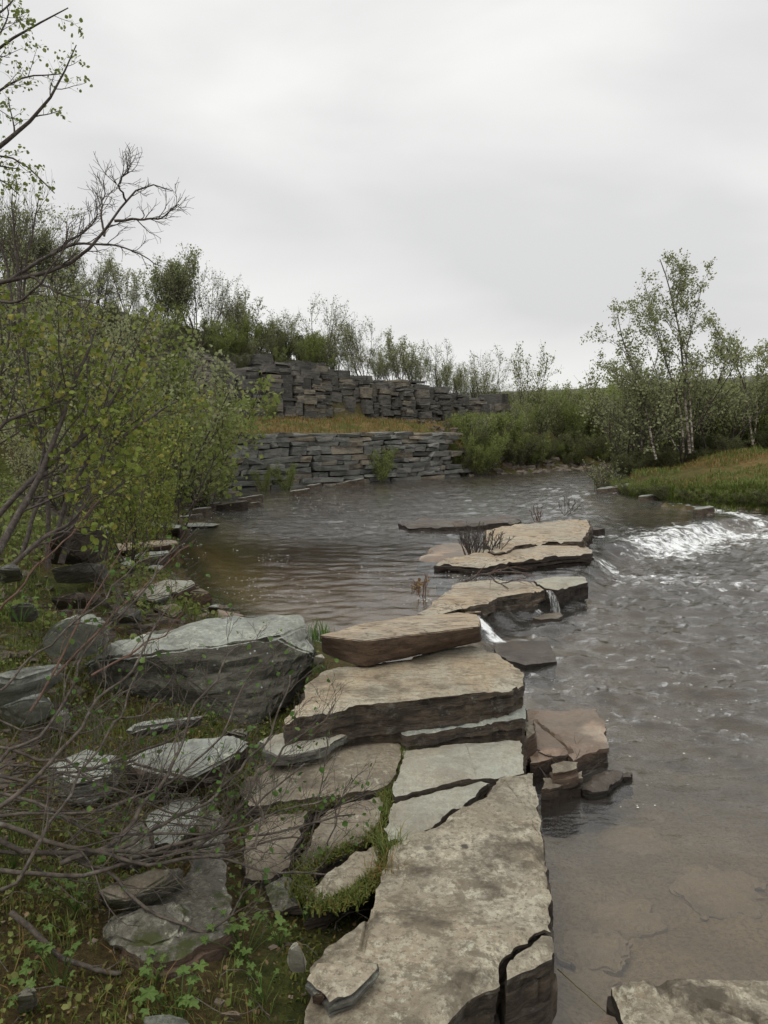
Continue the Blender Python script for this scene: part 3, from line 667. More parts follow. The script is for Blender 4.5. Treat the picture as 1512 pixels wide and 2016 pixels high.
slab('long pale lichen mottled slab in the foreground beside the shallow water',
     [(985, 1526), (1050, 1514), (1058, 1580), (1066, 1640), (1078, 1710), (1084, 1790), (1085, 1822), (1062, 1822), (1038, 1846), (1003, 1866), (986, 1890), (984, 1930), (920, 1962), (862, 2012), (800, 2150), (560, 2200), (585, 2060), (600, 1985), (612, 1900), (640, 1862), (705, 1812), (724, 1790), (742, 1740), (757, 1700), (768, 1668), (800, 1640), (858, 1622), (906, 1590), (960, 1556)],
     .40, .62, 'slab', 'side', flake=.010, edge=.02, cracks=[([(727, 1770), (722, 1820), (712, 1870)], .007, .02), ([(990, 1530), (1030, 1580), (1075, 1660)], .003, .004)])
slab('small broken corner piece at the front of the long pale slab', [(1087, 1836), (1066, 1832), (1044, 1854), (1012, 1874), (999, 1896), (998, 1926), (1040, 1908), (1089, 1884)], .395, .6, 'slab', 'side', flake=.008, edge=.012)
slab('narrow wedge slab between two dark joints above the long slab', [(775, 1578), (860, 1552), (948, 1533), (965, 1536), (935, 1562), (890, 1592), (850, 1622), (800, 1640), (765, 1652), (758, 1625)], .395, .25, 'slab_smooth', 'side')
slab('smooth pale green-grey slab at the foot of the stepped ledge', [(795, 1472), (900, 1458), (1024, 1453), (1028, 1480), (1030, 1512), (980, 1524), (930, 1527), (860, 1546), (778, 1566), (772, 1560), (788, 1510)], .40, .3, 'slab_smooth', 'side', cracks=[([(915, 1458), (940, 1530)], .0025, .004)])
slab('wide brown flat slab left of the mossy joint', [(505, 1512), (530, 1487), (640, 1465), (766, 1437), (795, 1441), (788, 1490), (763, 1538), (690, 1556), (640, 1565), (550, 1572), (490, 1580), (470, 1545)], .40, .2, 'slab_brown', 'side', grad=(0.01, -.01))
slab('reddish brown slab among bare twigs below the wide brown slab', [(640, 1596), (700, 1580), (755, 1560), (748, 1598), (731, 1641), (690, 1660), (640, 1682), (608, 1698), (600, 1673), (620, 1630)], .385, .16, 'slab_brown', 'side')
slab('small broken slab with a jagged pale edge beside dry grass', [(701, 1673), (756, 1654), (750, 1690), (741, 1708), (715, 1722), (691, 1738), (640, 1765), (600, 1777), (606, 1755), (650, 1710)], .38, .12, 'slab', 'side')
slab('narrow wet slab leaning under the willow twigs', [(500, 1612), (560, 1592), (612, 1592), (592, 1640), (570, 1698), (530, 1718), (480, 1722), (485, 1660)], .37, .15, 'slab_brown', 'side')
slab('large tan slab with pale scalloped edge under the brown block',
     [(560, 1414), (590, 1380), (600, 1345), (640, 1318), (720, 1303), (810, 1290), (882, 1272), (930, 1268), (965, 1280), (995, 1294), (1028, 1316), (1032, 1336), (1010, 1352), (940, 1360), (850, 1370), (700, 1385), (620, 1402)],
     .62, .17, 'slab_warm', 'side', flake=.012, flake_w=.22, grad=(.0, .0), edge=.025)
slab('thick lower step of slate under the large tan slab', [(797, 1424), (870, 1406), (1000, 1388), (1034, 1382), (1036, 1410), (1000, 1418), (900, 1428), (800, 1447), (790, 1440), (600, 1450), (580, 1425)], .455, .34, 'slab_grey', 'side', grad=(0, .03))
slab('angular grey slab showing through the willow stems', [(290, 1600), (345, 1572), (392, 1566), (396, 1610), (350, 1650), (305, 1655)], .44, .12, 'slab_grey', 'side', grad=(.05, 0))
slab('broken plate beside the angular grey slab', [(225, 1640), (280, 1606), (300, 1660), (262, 1690), (228, 1684)], .45, .10, 'slab_moss', 'side', grad=(-.05, 0))
slab('wedge shaped plate in front of the jagged slab', [(520, 1742), (560, 1722), (596, 1736), (588, 1775), (540, 1790)], .345, .10, 'slab_moss', 'side')
slab('tilted plate under willow twigs at the left', [(100, 1500), (170, 1470), (230, 1482), (215, 1520), (140, 1538)], .56, .10, 'slab_grey', 'side_grey', grad=(.08, .03))
slab('thin pale leaf of slate lying on the wide brown slab', [(513, 1452), (540, 1438), (595, 1425), (660, 1420), (690, 1422), (697, 1433), (668, 1447), (641, 1466), (590, 1478), (545, 1482), (525, 1470)], .49, .055, 'slab_smooth', 'side_grey', res=.015)
slab('low pinkish slab washed by the river right of the stepped ledge', [(1036, 1388), (1075, 1392), (1120, 1392), (1172, 1390), (1186, 1412), (1190, 1440), (1199, 1468), (1160, 1474), (1130, 1490), (1118, 1477), (1085, 1484), (1045, 1494), (1038, 1440)], .16, .4, 'slab_pink', 'side_brown', flake=.012, cracks=[([(1055, 1415), (1122, 1475)], .010, .03)])
slab('thin dark slate plate lying in the water edge', [(1140, 1540), (1175, 1516), (1210, 1508), (1225, 1513), (1212, 1530), (1190, 1548), (1160, 1552)], .075, .16, 'slab_wet', 'side_black', ledge=.015, flake=.012)
slab('tiny dark plate at the tip of the thin slate plate', [(1222, 1516), (1245, 1514), (1243, 1524), (1222, 1526)], .065, .14, 'slab_wet', 'side_black')
slab('small wet rust-brown block beside the long slab', [(1068, 1530), (1100, 1528), (1145, 1516), (1150, 1530), (1120, 1540), (1085, 1550), (1066, 1552)], .13, .32, 'slab_brown', 'side_brown')
slab('small block wedged between the pinkish slab and the rust-brown block', [(1085, 1500), (1110, 1494), (1138, 1496), (1138, 1506), (1110, 1514), (1088, 1516)], .20, .3, 'slab_brown', 'side_brown')
slab('narrow brown stone filling the gap under the stepped ledge', [(1034, 1420), (1050, 1414), (1052, 1440), (1036, 1452)], .26, .4, 'slab_brown', 'side_brown')
slab('half drowned reddish slab below the white chute', [(978, 1268), (1010, 1262), (1079, 1261), (1090, 1282), (1098, 1301), (1065, 1305), (1034, 1309), (1000, 1300), (975, 1285)], .06, .18, 'slab_wet', 'side_black', flake=.004)
slab('split pale slab with dark lichen at the lower right corner', [(1206, 1932), (1240, 1918), (1292, 1920), (1400, 1917), (1560, 1914), (1640, 2100), (1500, 2250), (1300, 2230), (1250, 2080)], .20, .5, 'slab', 'side_black', flake=.012,
     cracks=[([(1300, 1922), (1310, 1960), (1370, 1990), (1430, 2030)], .022, .02), ([(1215, 1945), (1290, 1965), (1330, 1960)], .014, .015), ([(1400, 1975), (1500, 2010)], .012, .02)])
slab('small pinkish slab corner beside the split pale slab', [(1150, 2010), (1195, 1992), (1214, 1995), (1232, 2050), (1180, 2100), (1120, 2080)], .14, .3, 'slab_pink', 'side_black')
# mid-river slabs
slab('tan outcrop slab with drifted branches in the middle of the stream', [(822, 1201), (845, 1186), (866, 1172), (898, 1144), (960, 1138), (1050, 1139), (1072, 1152), (1045, 1162), (980, 1172), (960, 1182), (905, 1186), (870, 1196), (845, 1204)], .29, .42, 'slab_gold', 'side', flake=.02, flake_w=.2, ledge=.04)
slab('dark sided slab right of the trickle in the stream', [(1052, 1138), (1100, 1133), (1153, 1130), (1157, 1142), (1120, 1150), (1098, 1159), (1072, 1155)], .27, .4, 'slab_smooth', 'side_black', flake=.015, ledge=.03)
slab('small brown wedge stone at the waterline below the trickle', [(1048, 1214), (1070, 1206), (1100, 1202), (1108, 1208), (1100, 1214), (1065, 1218)], .07, .2, 'slab_brown', 'side_brown')
slab('broad pale slab with parting layers farthest out in the stream', [(958, 1034), (1040, 1026), (1100, 1023), (1156, 1020), (1162, 1028), (1155, 1044), (1144, 1062), (1073, 1061), (1020, 1070), (975, 1079), (955, 1060)], .42, .5, 'slab_gold', 'side', flake=.03, flake_w=.5, ledge=.05)
slab('lower layered slab in front of the broad pale slab', [(905, 1090), (940, 1080), (985, 1079), (1060, 1072), (1148, 1066), (1166, 1076), (1164, 1086), (1110, 1088), (1056, 1095), (990, 1101), (944, 1106), (900, 1102), (858, 1101)], .34, .45, 'slab_gold', 'side_black', flake=.025, flake_w=.35, ledge=.045)
slab('thin pink sheet of rock sloping into the pool beside the twiggy shrub', [(822, 1097), (850, 1076), (876, 1063), (915, 1068), (935, 1076), (938, 1092), (900, 1098), (850, 1101)], .24, .2, 'slab_pink', 'side', flake=.02, flake_w=.3)
slab('long black slab barely above the water at the far end of the outcrop', [(785, 1026), (830, 1020), (900, 1019), (960, 1014), (1015, 1013), (1026, 1019), (1010, 1026), (950, 1030), (870, 1033), (805, 1033)], .32, .3, 'slab_wet', 'side_black', flake=.02)
slab('loose flat stone in the gap before the tan outcrop', [(905, 1196), (940, 1188), (951, 1190), (946, 1202), (920, 1206)], .20, .15, 'slab_gold', 'side_brown')
# submerged slabs
for i, (pp, lb) in enumerate([([(1115, 1850), (1160, 1835), (1225, 1840), (1235, 1875), (1190, 1900), (1120, 1890)], 'sunken grey slab beside the corner of the long slab'),
                              ([(1100, 1905), (1160, 1890), (1200, 1950), (1215, 1990), (1140, 2010), (1100, 1980)], 'sunken slab under the fallen reed near the lower edge'),
                              ([(1160, 1780), (1230, 1770), (1290, 1800), (1270, 1830), (1180, 1825)], 'pale sunken slab out in the sandy shallows'),
                              ([(1330, 1730), (1420, 1710), (1512, 1730), (1500, 1790), (1380, 1800)], 'broad sunken slab in the shallows near the right edge'),
                              ([(1180, 1640), (1260, 1625), (1330, 1650), (1290, 1685), (1200, 1680)], 'reddish sunken slab in the middle of the shallows')]):
    slab(lb, pp, -.125 - .012 * i, .09, 'slab_sunk', 'slab_sunk', grad=(.05 * (-1) ** i, .03), flake=.012, edge=.09)

# ------------------------------------------------------------------ boulders and blocks from corner points
def hull_mesh(pts, seed, res, mt, ms, amp=.015, bevel=.012, strat=5.0, freq=4.0, topn=.6):
    bm = bmesh.new()
    for p in pts: bm.verts.new(p)
    r = bmesh.ops.convex_hull(bm, input=bm.verts)
    bmesh.ops.delete(bm, geom=[v for v in bm.verts if not v.link_faces], context='VERTS')
    bmesh.ops.dissolve_limit(bm, angle_limit=.05, verts=bm.verts, edges=bm.edges)
    if bevel > 0: bmesh.ops.bevel(bm, geom=list(bm.edges), offset=bevel, segments=2, affect='EDGES', clamp_overlap=True)
    bmesh.ops.triangulate(bm, faces=bm.faces)
    bm.normal_update()
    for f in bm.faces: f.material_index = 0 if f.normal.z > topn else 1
    for _ in range(7):
        lg = [e for e in bm.edges if e.calc_length() > res * 1.6]
        if not lg or len(bm.verts) > 9000: break
        bmesh.ops.subdivide_edges(bm, edges=lg, cuts=1); bmesh.ops.triangulate(bm, faces=bm.faces)
    bm.normal_update()
    P = np.array([v.co for v in bm.verts]); N = np.array([v.normal for v in bm.verts])
    sc = np.array([1, 1, strat])
    dsp = amp * (fbm(P * freq * sc * .6, 5, seed) * 1.1 + .5 * fbm(P * freq * 3 * sc, 3, seed + 4))
    P2_ = P + N * dsp[:, None]
    for v, p in zip(bm.verts, P2_): v.co = p
    bm.normal_update()
    for f in bm.faces: f.smooth = True
    c = np.array([(P[:, 0].min() + P[:, 0].max()) / 2, (P[:, 1].min() + P[:, 1].max()) / 2, P[:, 2].min()])
    for v in bm.verts: v.co -= Vector(c)
    me = bpy.data.meshes.new('rock'); bm.to_mesh(me); bm.free(); me.materials.append(mt); me.materials.append(ms)
    me.set_sharp_from_angle(angle=math.radians(32)); return me, c
def block(label, tops, bots, top='slab_grey', side='side_grey', name='rock_block', cat='rock', group=None, res=None, **kw):
    """tops/bots: (px, py, z)"""
    _seed[0] += 1
    P = [onz(*q) for q in tops + bots]
    if res is None: res = float(np.clip(np.mean([p[1] for p in P]) * .007, .018, .08))
    me, c = hull_mesh(P, _seed[0], res, M[top], M[side], **kw)
    o = obj(name, me, loc=c); tag(o, label, cat, group); return o

block('thick brown wedge block lying across the large tan slab', [(630, 1252, .79), (720, 1226, .80), (812, 1213, .80), (902, 1206, .80), (940, 1210, .80), (946, 1222, .80), (942, 1234, .80), (822, 1245, .80), (718, 1262, .80)],
      [(634, 1284, .65), (655, 1296, .64), (700, 1311, .63), (724, 1312, .63), (820, 1290, .63), (947, 1262, .64), (930, 1250, .64), (650, 1262, .64)], 'slab_gold', 'side_brown', amp=.014, strat=3, bevel=.006)
block('huge grey lichen-crusted block with a dark overhanging front', [(215, 1262, .74), (300, 1240, .75), (420, 1225, .76), (560, 1213, .77), (592, 1216, .77), (604, 1232, .75), (545, 1252, .76), (420, 1275, .74), (300, 1290, .72), (200, 1295, .68)],
      [(618, 1292, .60), (622, 1310, .50), (600, 1350, .38), (500, 1436, .30), (470, 1452, .20), (300, 1450, .18), (160, 1420, .28), (150, 1320, .50)], 'slab_grey', 'side_mossy', amp=.042, strat=6, freq=3.2, bevel=.012, res=.018)
block('rounded grey boulder spotted with pale lichen in the moss', [(100, 1235, 1.0), (140, 1216, 1.05), (190, 1213, 1.03), (212, 1230, .98)],
      [(80, 1262, .9), (90, 1290, .78), (150, 1300, .76), (200, 1285, .80), (216, 1255, .88), (130, 1250, .75), (200, 1240, .75)], 'slab_grey', 'slab_grey', amp=.02, bevel=.05, strat=1.5, topn=.3)
block('long grey lichen rock at the left edge below the boulder', [(-40, 1335, .85), (60, 1308, .85), (128, 1302, .82), (130, 1318, .78), (40, 1345, .78)], [(-40, 1400, .62), (60, 1385, .60), (110, 1352, .62), (128, 1330, .62)], 'slab_grey', 'slab_grey', amp=.02, bevel=.02)
block('white veined boulder at the left edge among rusty moss', [(-10, 1392, .78), (50, 1368, .78), (86, 1362, .76), (100, 1376, .72)], [(0, 1432, .60), (60, 1428, .58), (104, 1408, .58), (100, 1390, .60)], 'slab_grey', 'slab_grey', amp=.02, bevel=.03, topn=.4)
block('square grey stone with one white face left of the thin moss slab', [(100, 1410, .62), (130, 1392, .62), (136, 1400, .60)], [(98, 1440, .50), (136, 1438, .48), (137, 1410, .50)], 'slab_grey', 'slab_grey', amp=.01, bevel=.01)
block('thick mossy slab with a black underside left of the pale slate leaf', [(245, 1500, .62), (300, 1470, .64), (380, 1452, .66), (450, 1443, .66), (494, 1462, .62), (470, 1484, .60), (410, 1510, .58), (370, 1535, .56), (280, 1540, .55)],
      [(494, 1480, .50), (480, 1510, .42), (415, 1550, .38), (350, 1560, .36), (260, 1560, .38), (250, 1520, .45)], 'slab_grey', 'side', amp=.02, strat=5)
block('thin slanting slab half sunk in moss under the huge block', [(245, 1440, .58), (270, 1424, .60), (330, 1412, .60), (405, 1405, .60), (395, 1418, .58), (300, 1438, .56)], [(260, 1450, .50), (320, 1446, .50), (400, 1425, .50)], 'slab_grey', 'side_grey', amp=.012)
block('dark narrow stone wedged under the overhanging corner', [(440, 1440, .50), (470, 1430, .50), (488, 1437, .48), (486, 1450, .46)], [(440, 1455, .40), (486, 1462, .38), (488, 1445, .38)], 'slab_moss', 'side', amp=.01)
slab('dark mossy slab with a pale brown broken edge under the willow', [(240, 1850), (215, 1800), (260, 1760), (330, 1735), (372, 1700), (392, 1640), (398, 1585), (418, 1562), (432, 1620), (446, 1700), (455, 1770), (457, 1825), (400, 1850), (340, 1880), (280, 1880)],   .45, .30, 'slab_moss', 'side_brown', edge=.035, ledge=.02)
block('tan broken rock under the tangle of willow branches', [(190, 1755, .56), (230, 1730, .57), (300, 1708, .57), (360, 1705, .55), (362, 1722, .52), (320, 1745, .52), (250, 1775, .52), (215, 1778, .52)], [(200, 1790, .42), (280, 1800, .40), (360, 1750, .40)], 'slab_brown', 'slab_moss', amp=.015)
block('dark moss covered rock below the tan broken rock', [(210, 1800, .50), (290, 1780, .52), (350, 1765, .50), (375, 1800, .47), (350, 1850, .45), (290, 1870, .44), (220, 1850, .45)], [(200, 1860, .32), (300, 1900, .30), (390, 1850, .30), (385, 1800, .32)], 'slab_moss', 'slab_moss', amp=.02)
slab('hollowed grey stone resting on the long pale slab', [(603, 1915), (612, 1895), (624, 1882), (668, 1877), (700, 1880), (741, 1882), (739, 1896), (715, 1922), (690, 1942), (666, 1952), (649, 1962), (640, 1944), (622, 1932)], .475, .06, 'slab', 'side_grey', res=.012, grad=(.10, .02), flake=.01, flake_w=.08, ledge=.008, edge=.012, cracks=[([(668, 1908), (705, 1905)], .022, .012)], name='rock', cat='rock')
block('little tan cube-like stone in front of the hollowed grey stone', [(612, 1962, .46), (628, 1950, .47), (641, 1958, .46), (630, 1970, .44)], [(614, 1975, .405), (635, 1980, .405), (642, 1965, .405)], 'slab_gold', 'side_brown', amp=.005, bevel=.004, res=.012)
block('upright pale shard leaning at the grass edge', [(580, 1850, .52), (588, 1856, .52), (598, 1878, .48), (566, 1872, .49)], [(564, 1892, .40), (574, 1914, .38), (600, 1916, .38), (604, 1892, .41)], 'slab_smooth', 'slab_smooth', amp=.004, bevel=.004, res=.012)
block('pale rock poking out of the grass at the bottom edge', [(280, 2002, .50), (330, 1994, .52), (370, 2004, .50), (390, 2030, .46), (300, 2040, .45)], [(270, 2030, .38), (400, 2050, .38), (330, 2080, .38)], 'slab_grey', 'slab_grey', amp=.01)
block('grey stone peeping from herbs at the lower left', [(30, 1960, .55), (60, 1940, .56), (74, 1955, .54)], [(28, 2000, .42), (70, 1990, .42), (76, 1960, .44)], 'slab_moss', 'slab_moss', amp=.01)
block('small pale cobble lying in short grass', [(430, 1995, .43), (460, 1988, .44), (478, 1998, .43)], [(432, 2010, .37), (470, 2014, .37), (480, 2004, .38)], 'slab_pink', 'slab_pink', amp=.005, bevel=.01)
block('white chip of stone beside the tuft of bright grass', [(618, 1292, .70), (634, 1287, .70), (640, 1296, .69)], [(618, 1310, .62), (638, 1306, .62), (626, 1298, .62)], 'slab_smooth', 'slab_smooth', amp=.004, bevel=.004)
# left shore
shore = [
 ('flat dark-fronted plate jutting into the pool', [(248, 1026, .42), (300, 1024, .44), (358, 1034, .42), (352, 1040, .40), (270, 1034, .42)], [(262, 1056, .2), (355, 1058, .18), (362, 1046, .2)], 'slab_grey', 'side'),
 ('long thin tongue of slate in the calm water', [(356, 1030, .26), (400, 1029, .26), (432, 1032, .25), (420, 1036, .24), (370, 1037, .25)], [(362, 1040, .18), (425, 1038, .18)], 'slab_grey', 'side'),
 ('pale ledge plate above the pool next to ferns', [(222, 1070, .60), (300, 1064, .60), (345, 1063, .56), (350, 1070, .52), (290, 1078, .54), (232, 1084, .58)], [(240, 1100, .4), (340, 1100, .25), (355, 1080, .3)], 'slab_gold', 'side_brown'),
 ('second ledge plate with a square dark end', [(230, 1104, .56), (280, 1088, .56), (330, 1082, .52), (332, 1090, .48), (270, 1104, .50)], [(240, 1130, .4), (320, 1125, .26), (335, 1100, .28)], 'slab_grey', 'side'),
 ('green lichen stone upright at the pool side', [(232, 1110, .60), (258, 1100, .60), (266, 1116, .56)], [(236, 1140, .42), (268, 1140, .40), (262, 1120, .42)], 'slab_grey', 'side_grey'),
 ('small blue-grey plate sitting low by the pool', [(276, 1118, .42), (300, 1110, .42), (322, 1112, .40), (318, 1122, .38)], [(280, 1130, .3), (322, 1130, .28)], 'slab_grey', 'side_grey'),
 ('big pale topped block on the shore corner', [(292, 1150, .50), (330, 1140, .52), (380, 1140, .50), (385, 1150, .46), (350, 1166, .46), (300, 1166, .48)], [(300, 1200, .28), (350, 1205, .24), (384, 1175, .24)], 'slab_smooth', 'side_brown'),
 ('knobbly reddish rock on the shore corner', [(372, 1164, .42), (395, 1158, .44), (412, 1168, .40), (418, 1180, .34)], [(378, 1206, .22), (410, 1200, .2), (420, 1188, .2)], 'slab_brown', 'side_brown'),
 ('pinkish triangular plate at the water by the huge block', [(385, 1214, .33), (430, 1200, .33), (486, 1213, .28), (440, 1220, .28), (390, 1222, .3)], [(390, 1228, .2), (480, 1222, .2)], 'slab_pink', 'side_brown'),
 ('little upright chip standing on the pinkish plate', [(410, 1194, .42), (428, 1190, .42), (430, 1196, .41)], [(410, 1208, .32), (430, 1204, .32), (425, 1200, .32)], 'slab_grey', 'side'),
 ('white sided slab lying on shore rubble', [(240, 1168, .58), (290, 1160, .58), (330, 1150, .56), (335, 1172, .50), (300, 1182, .50)], [(250, 1195, .42), (330, 1195, .38), (340, 1180, .4)], 'slab_smooth', 'side_grey'),
 ('broken brown block under the white sided slab', [(300, 1196, .48), (345, 1186, .48), (360, 1200, .42), (340, 1216, .40)], [(300, 1230, .3), (360, 1232, .24), (368, 1210, .26)], 'slab_brown', 'side_brown'),
 ('dark outcrop rock with a tan crown on the left bank', [(95, 1055, 1.25), (140, 1035, 1.28), (195, 1030, 1.2), (210, 1045, 1.1), (150, 1060, 1.1)], [(90, 1110, .9), (180, 1118, .75), (214, 1100, .7), (210, 1060, .8)], 'slab_grey', 'side'),
 ('low grey ledge below the dark outcrop', [(100, 1120, .95), (170, 1106, .95), (210, 1112, .85), (190, 1130, .8)], [(110, 1150, .75), (200, 1145, .65), (215, 1128, .65)], 'slab_moss', 'side_grey'),
 ('pale stone at the far left among bush stems', [(-10, 1120, 1.2), (25, 1108, 1.2), (44, 1122, 1.15)], [(0, 1150, .95), (45, 1145, .95), (46, 1130, 1.0)], 'slab_grey', 'side_grey'),
 ('mossy stone left of the rounded boulder', [(15, 1195, 1.0), (50, 1180, 1.0), (70, 1192, .95)], [(20, 1225, .85), (70, 1222, .8), (74, 1204, .85)], 'slab_moss', 'side_grey'),
 ('tan flat stone behind the rounded boulder', [(100, 1180, .95), (150, 1165, .95), (200, 1170, .85), (180, 1185, .85)], [(110, 1200, .8), (190, 1200, .7)], 'slab_gold', 'side'),
 ('grey tilted stone between shore ledges and boulder', [(210, 1205, .70), (250, 1192, .70), (280, 1200, .64), (260, 1216, .62)], [(215, 1230, .55), (280, 1228, .48)], 'slab_grey', 'side_grey'),
]
for lb, tp, bt, a, b_ in shore: block(lb, tp, bt, a, b_, amp=.02, strat=4, bevel=.01)
far_shore = [
 ('slate plate pointing at the water below the wall corner', 495, 985, .7, .25, 20), ('white flake stranded beside the pointing plate', 500, 995, .35, .15, 5), ('dark flat rock at the water under the leafy birches', 455, 1000, .8, .45, -10),
 ('reddish tilted rock among shore rubble', 415, 1000, .6, .4, 30), ('brown slab end among shore rubble', 385, 1012, .7, .45, -20), ('grey slab half in the water under hanging leaves', 370, 1024, .6, .35, 10),
 ('pale stone below the wall bush', 590, 972, .6, .3, 0), ('square block fallen at the foot of the wall', 618, 958, .5, .4, 10), ('thin stone at the water beneath the wall', 690, 956, .9, .3, 20),
 ('flat rock at the end of the wall', 890, 932, .7, .3, 30), ('tilted slab pair half on the far bank', 1012, 926, .9, .35, -25), ('pale stone lying at the far bank', 995, 922, .6, .3, 15),
 ('round stone in water beyond the bend', 1215, 917, .8, .4, 0), ('flat grey slab at the tip of the grassy island', 1218, 967, 1.4, .6, 12), ('dark upright boulder at the tip of the island', 1208, 952, .5, .5, 0), ('stone under the island bank overhang', 1275, 982, .6, .3, 10), ('rock surrounded by rapids water', 1385, 1008, .5, .3, 10),
 ('black rock washed beside the broad pale slab', 1172, 1049, .4, .3, 0), ('wet cobble by the far right island edge', 1490, 996, .5, .3, 0)]
for lb, px, py, w_, d_, rot in far_shore:
    _seed[0] += 1; rg = np.random.default_rng(_seed[0]); c = onz(px, py, .24); a = math.radians(rot); h = .5 * w_ * rg.uniform(.35, .6) if 'upright' not in lb else .5
    P = []
    for k in range(9):
        an_ = 2 * math.pi * (k + rg.uniform(-.3, .3)) / 9; e = np.array([math.cos(an_) * w_ / 2, math.sin(an_) * d_ / 2])
        e = np.array([e[0] * math.cos(a) - e[1] * math.sin(a), e[0] * math.sin(a) + e[1] * math.cos(a)]) * rg.uniform(.8, 1.1)
        P.append((c[0] + e[0] * .92, c[1] + e[1] * .92, .26 + h * .45 + e[0] * .12)); P.append((c[0] + e[0], c[1] + e[1], .0))
    dark = any(k in lb for k in ('dark', 'black', 'wet')); me, c0 = hull_mesh(P, _seed[0], .08, M['slab_wet' if dark else 'slab_smooth' if 'white' in lb or 'pale' in lb else 'slab_grey'], M['side_black' if dark else 'side'], amp=.03, bevel=.01)
    tag(obj('shore_rock', me, loc=c0), lb, 'rock')

# ------------------------------------------------------------------ dry stone wall and cliff
def rough_box(rg, w, d, h, j=.09):
    """chamfered irregular block, about 44 triangles; front face at y = -d/2"""
    P = []
    for sx in (-1, 1):
        for sy in (-1, 1):
            for sz in (-1, 1):
                x, y, z = sx * w / 2, sy * d / 2, sz * h / 2; m = min(w, h) * .16
                jx, jy, jz = rg.normal(0, j * min(w, .3), 3) * np.array([.8, .5, .35])
                base = np.array([x + jx, y + jy, z + jz * .8])
                P.append(base - np.array([sx * m * rg.uniform(.3, 1), 0, 0])); P.append(base - np.array([0, sy * m * .6, 0]) - np.array([0, 0, sz * m * .25 * rg.random()]))
    bm = bmesh.new()
    for p in P: bm.verts.new(p)
    bmesh.ops.convex_hull(bm, input=bm.verts)
    bmesh.ops.delete(bm, geom=[v for v in bm.verts if not v.link_faces], context='VERTS')
    me = bpy.data.meshes.new('stone'); bm.to_mesh(me); bm.free(); return me
def thing(name, label, cat, loc=(0, 0, 0), group=None):
    o = bpy.data.objects.new(name, None); COL.objects.link(o); o.location = loc; o.empty_display_size = .2; return tag(o, label, cat, group)
rg = np.random.default_rng(77)
wall_a = math.atan2(UU[1], UU[0])
wall = thing('dry_stone_wall', 'long dry-laid grey slate retaining wall rising from the river under the grassy ledge', 'stone wall', (W0[0], W0[1], 0)); wall.rotation_euler = (0, 0, wall_a)
z = -.05; k = 0; nst = 0
heights = []
while z < 1.60:
    h = float(rg.choice([.12, .16, .20, .25, .14])) * rg.uniform(.9, 1.1); h = min(h, max(.09, 1.66 - z)); heights.append((z, h)); z += h
for z, h in heights:
    s = -.15 - rg.uniform(0, .4) - (.3 if z < .6 else 0); end = 8.15 + rg.uniform(-.1, .25) + (.5 if z < .4 else 0)
    while s < end:
        w = float(np.clip(rg.gamma(4, .15), .22, 1.25)); hh = h * rg.uniform(.84, 1.02); split = h > .17 and rg.random() < .22
        for q in ((0, h * .5), (h * .5, h * .5)) if split else ((0, h),):
            me = rough_box(rg, w - .022, .55, q[1] * rg.uniform(.84, .99), .15); me.materials.append(M['wallstone'])
            o = obj('stone', me, wall, (s + w / 2, .12 + .06 * z + rg.normal(0, .038), z + q[0] + q[1] / 2 + .018 * math.sin(s * 1.7 + z * 3))); o.rotation_euler = (rg.normal(0, .03), rg.normal(0, .034), rg.normal(0, .06)); nst += 1
        s += w
print('wall stones', nst)
cliff = thing('rock_cliff', 'dark jointed bedrock face of stacked slate blocks behind the grassy ledge', 'cliff', (W0[0], W0[1], 0)); cliff.rotation_euler = (0, 0, wall_a)
s = 1.2; bl = []
while s < 17.3:
    w = float(rg.uniform(.22, .62)); joint = rg.random() < .3; off = .11 * rg.normal() + .26 * math.sin(s * 1.1) + .14 * math.sin(s * 2.9 + 1); sm = s + w / 2
    ztop = float(np.interp(sm, [1.2, 3, 4.5, 6, 9, 12, 16, 17.5], [2.5, 3.3, 3.95, 4.0, 3.5, 3.2, 2.66, 2.2])) + rg.normal(0, .10); z = 1.92
    while z < ztop:
        h = float(rg.choice([.07, .10, .13, .18, .26, .36], p=[.2, .25, .2, .15, .12, .08])) * rg.uniform(.8, 1.2)
        back = .14 * (z - 2) + .5 * max(0, (z - ztop + .45)) + (.25 if sm < 4 else 0) * (z - 2)
        bl.append((w * h * rg.uniform(.9, 1.1), sm + rg.normal(0, .02), w * rg.uniform(.84, 1.06), h, z, 4.70 + off + rg.normal(0, .055) + back)); z += h
    s += w * .96
    if joint: s += .05
bl.sort(reverse=True); rest = []
for i, (_, sm, w, h, z, d) in enumerate(bl):
    me = rough_box(rg, w, 1.2, h * 1.02, .08); rust = h < .2 and ((abs(sm - 5.75) < .12 and 2.1 < z < 2.9) or (abs(sm - 12.9) < .15 and 2.2 < z < 2.8))
    rot = (rg.normal(0, .03), rg.normal(0, .03), rg.normal(0, .07)); lc = (sm, d, z + h / 2)
    if i < 298:
        me.materials.append(M['rust' if rust and w < .4 else 'cliffstone']); o = obj('rock_block', me, cliff, lc); o.rotation_euler = rot
    else:
        from mathutils import Euler
        mt_ = Matrix.Translation(lc) @ Euler(rot).to_matrix().to_4x4(); me.transform(mt_); rest.append((me, rust))
bm = bmesh.new()
for me, rust in rest:
    n0 = len(bm.faces); bm.from_mesh(me); bm.faces.ensure_lookup_table()
    if rust:
        for f in bm.faces[n0:]: f.material_index = 1
    bpy.data.meshes.remove(me)
me = bpy.data.meshes.new('thin_rock_layers'); bm.to_mesh(me); bm.free(); me.materials.append(M['cliffstone']); me.materials.append(M['rust'])
o = obj('thin_rock_layers', me, cliff); tag(o, kind='stuff'); nb = len(bl)
print('cliff blocks', nb)

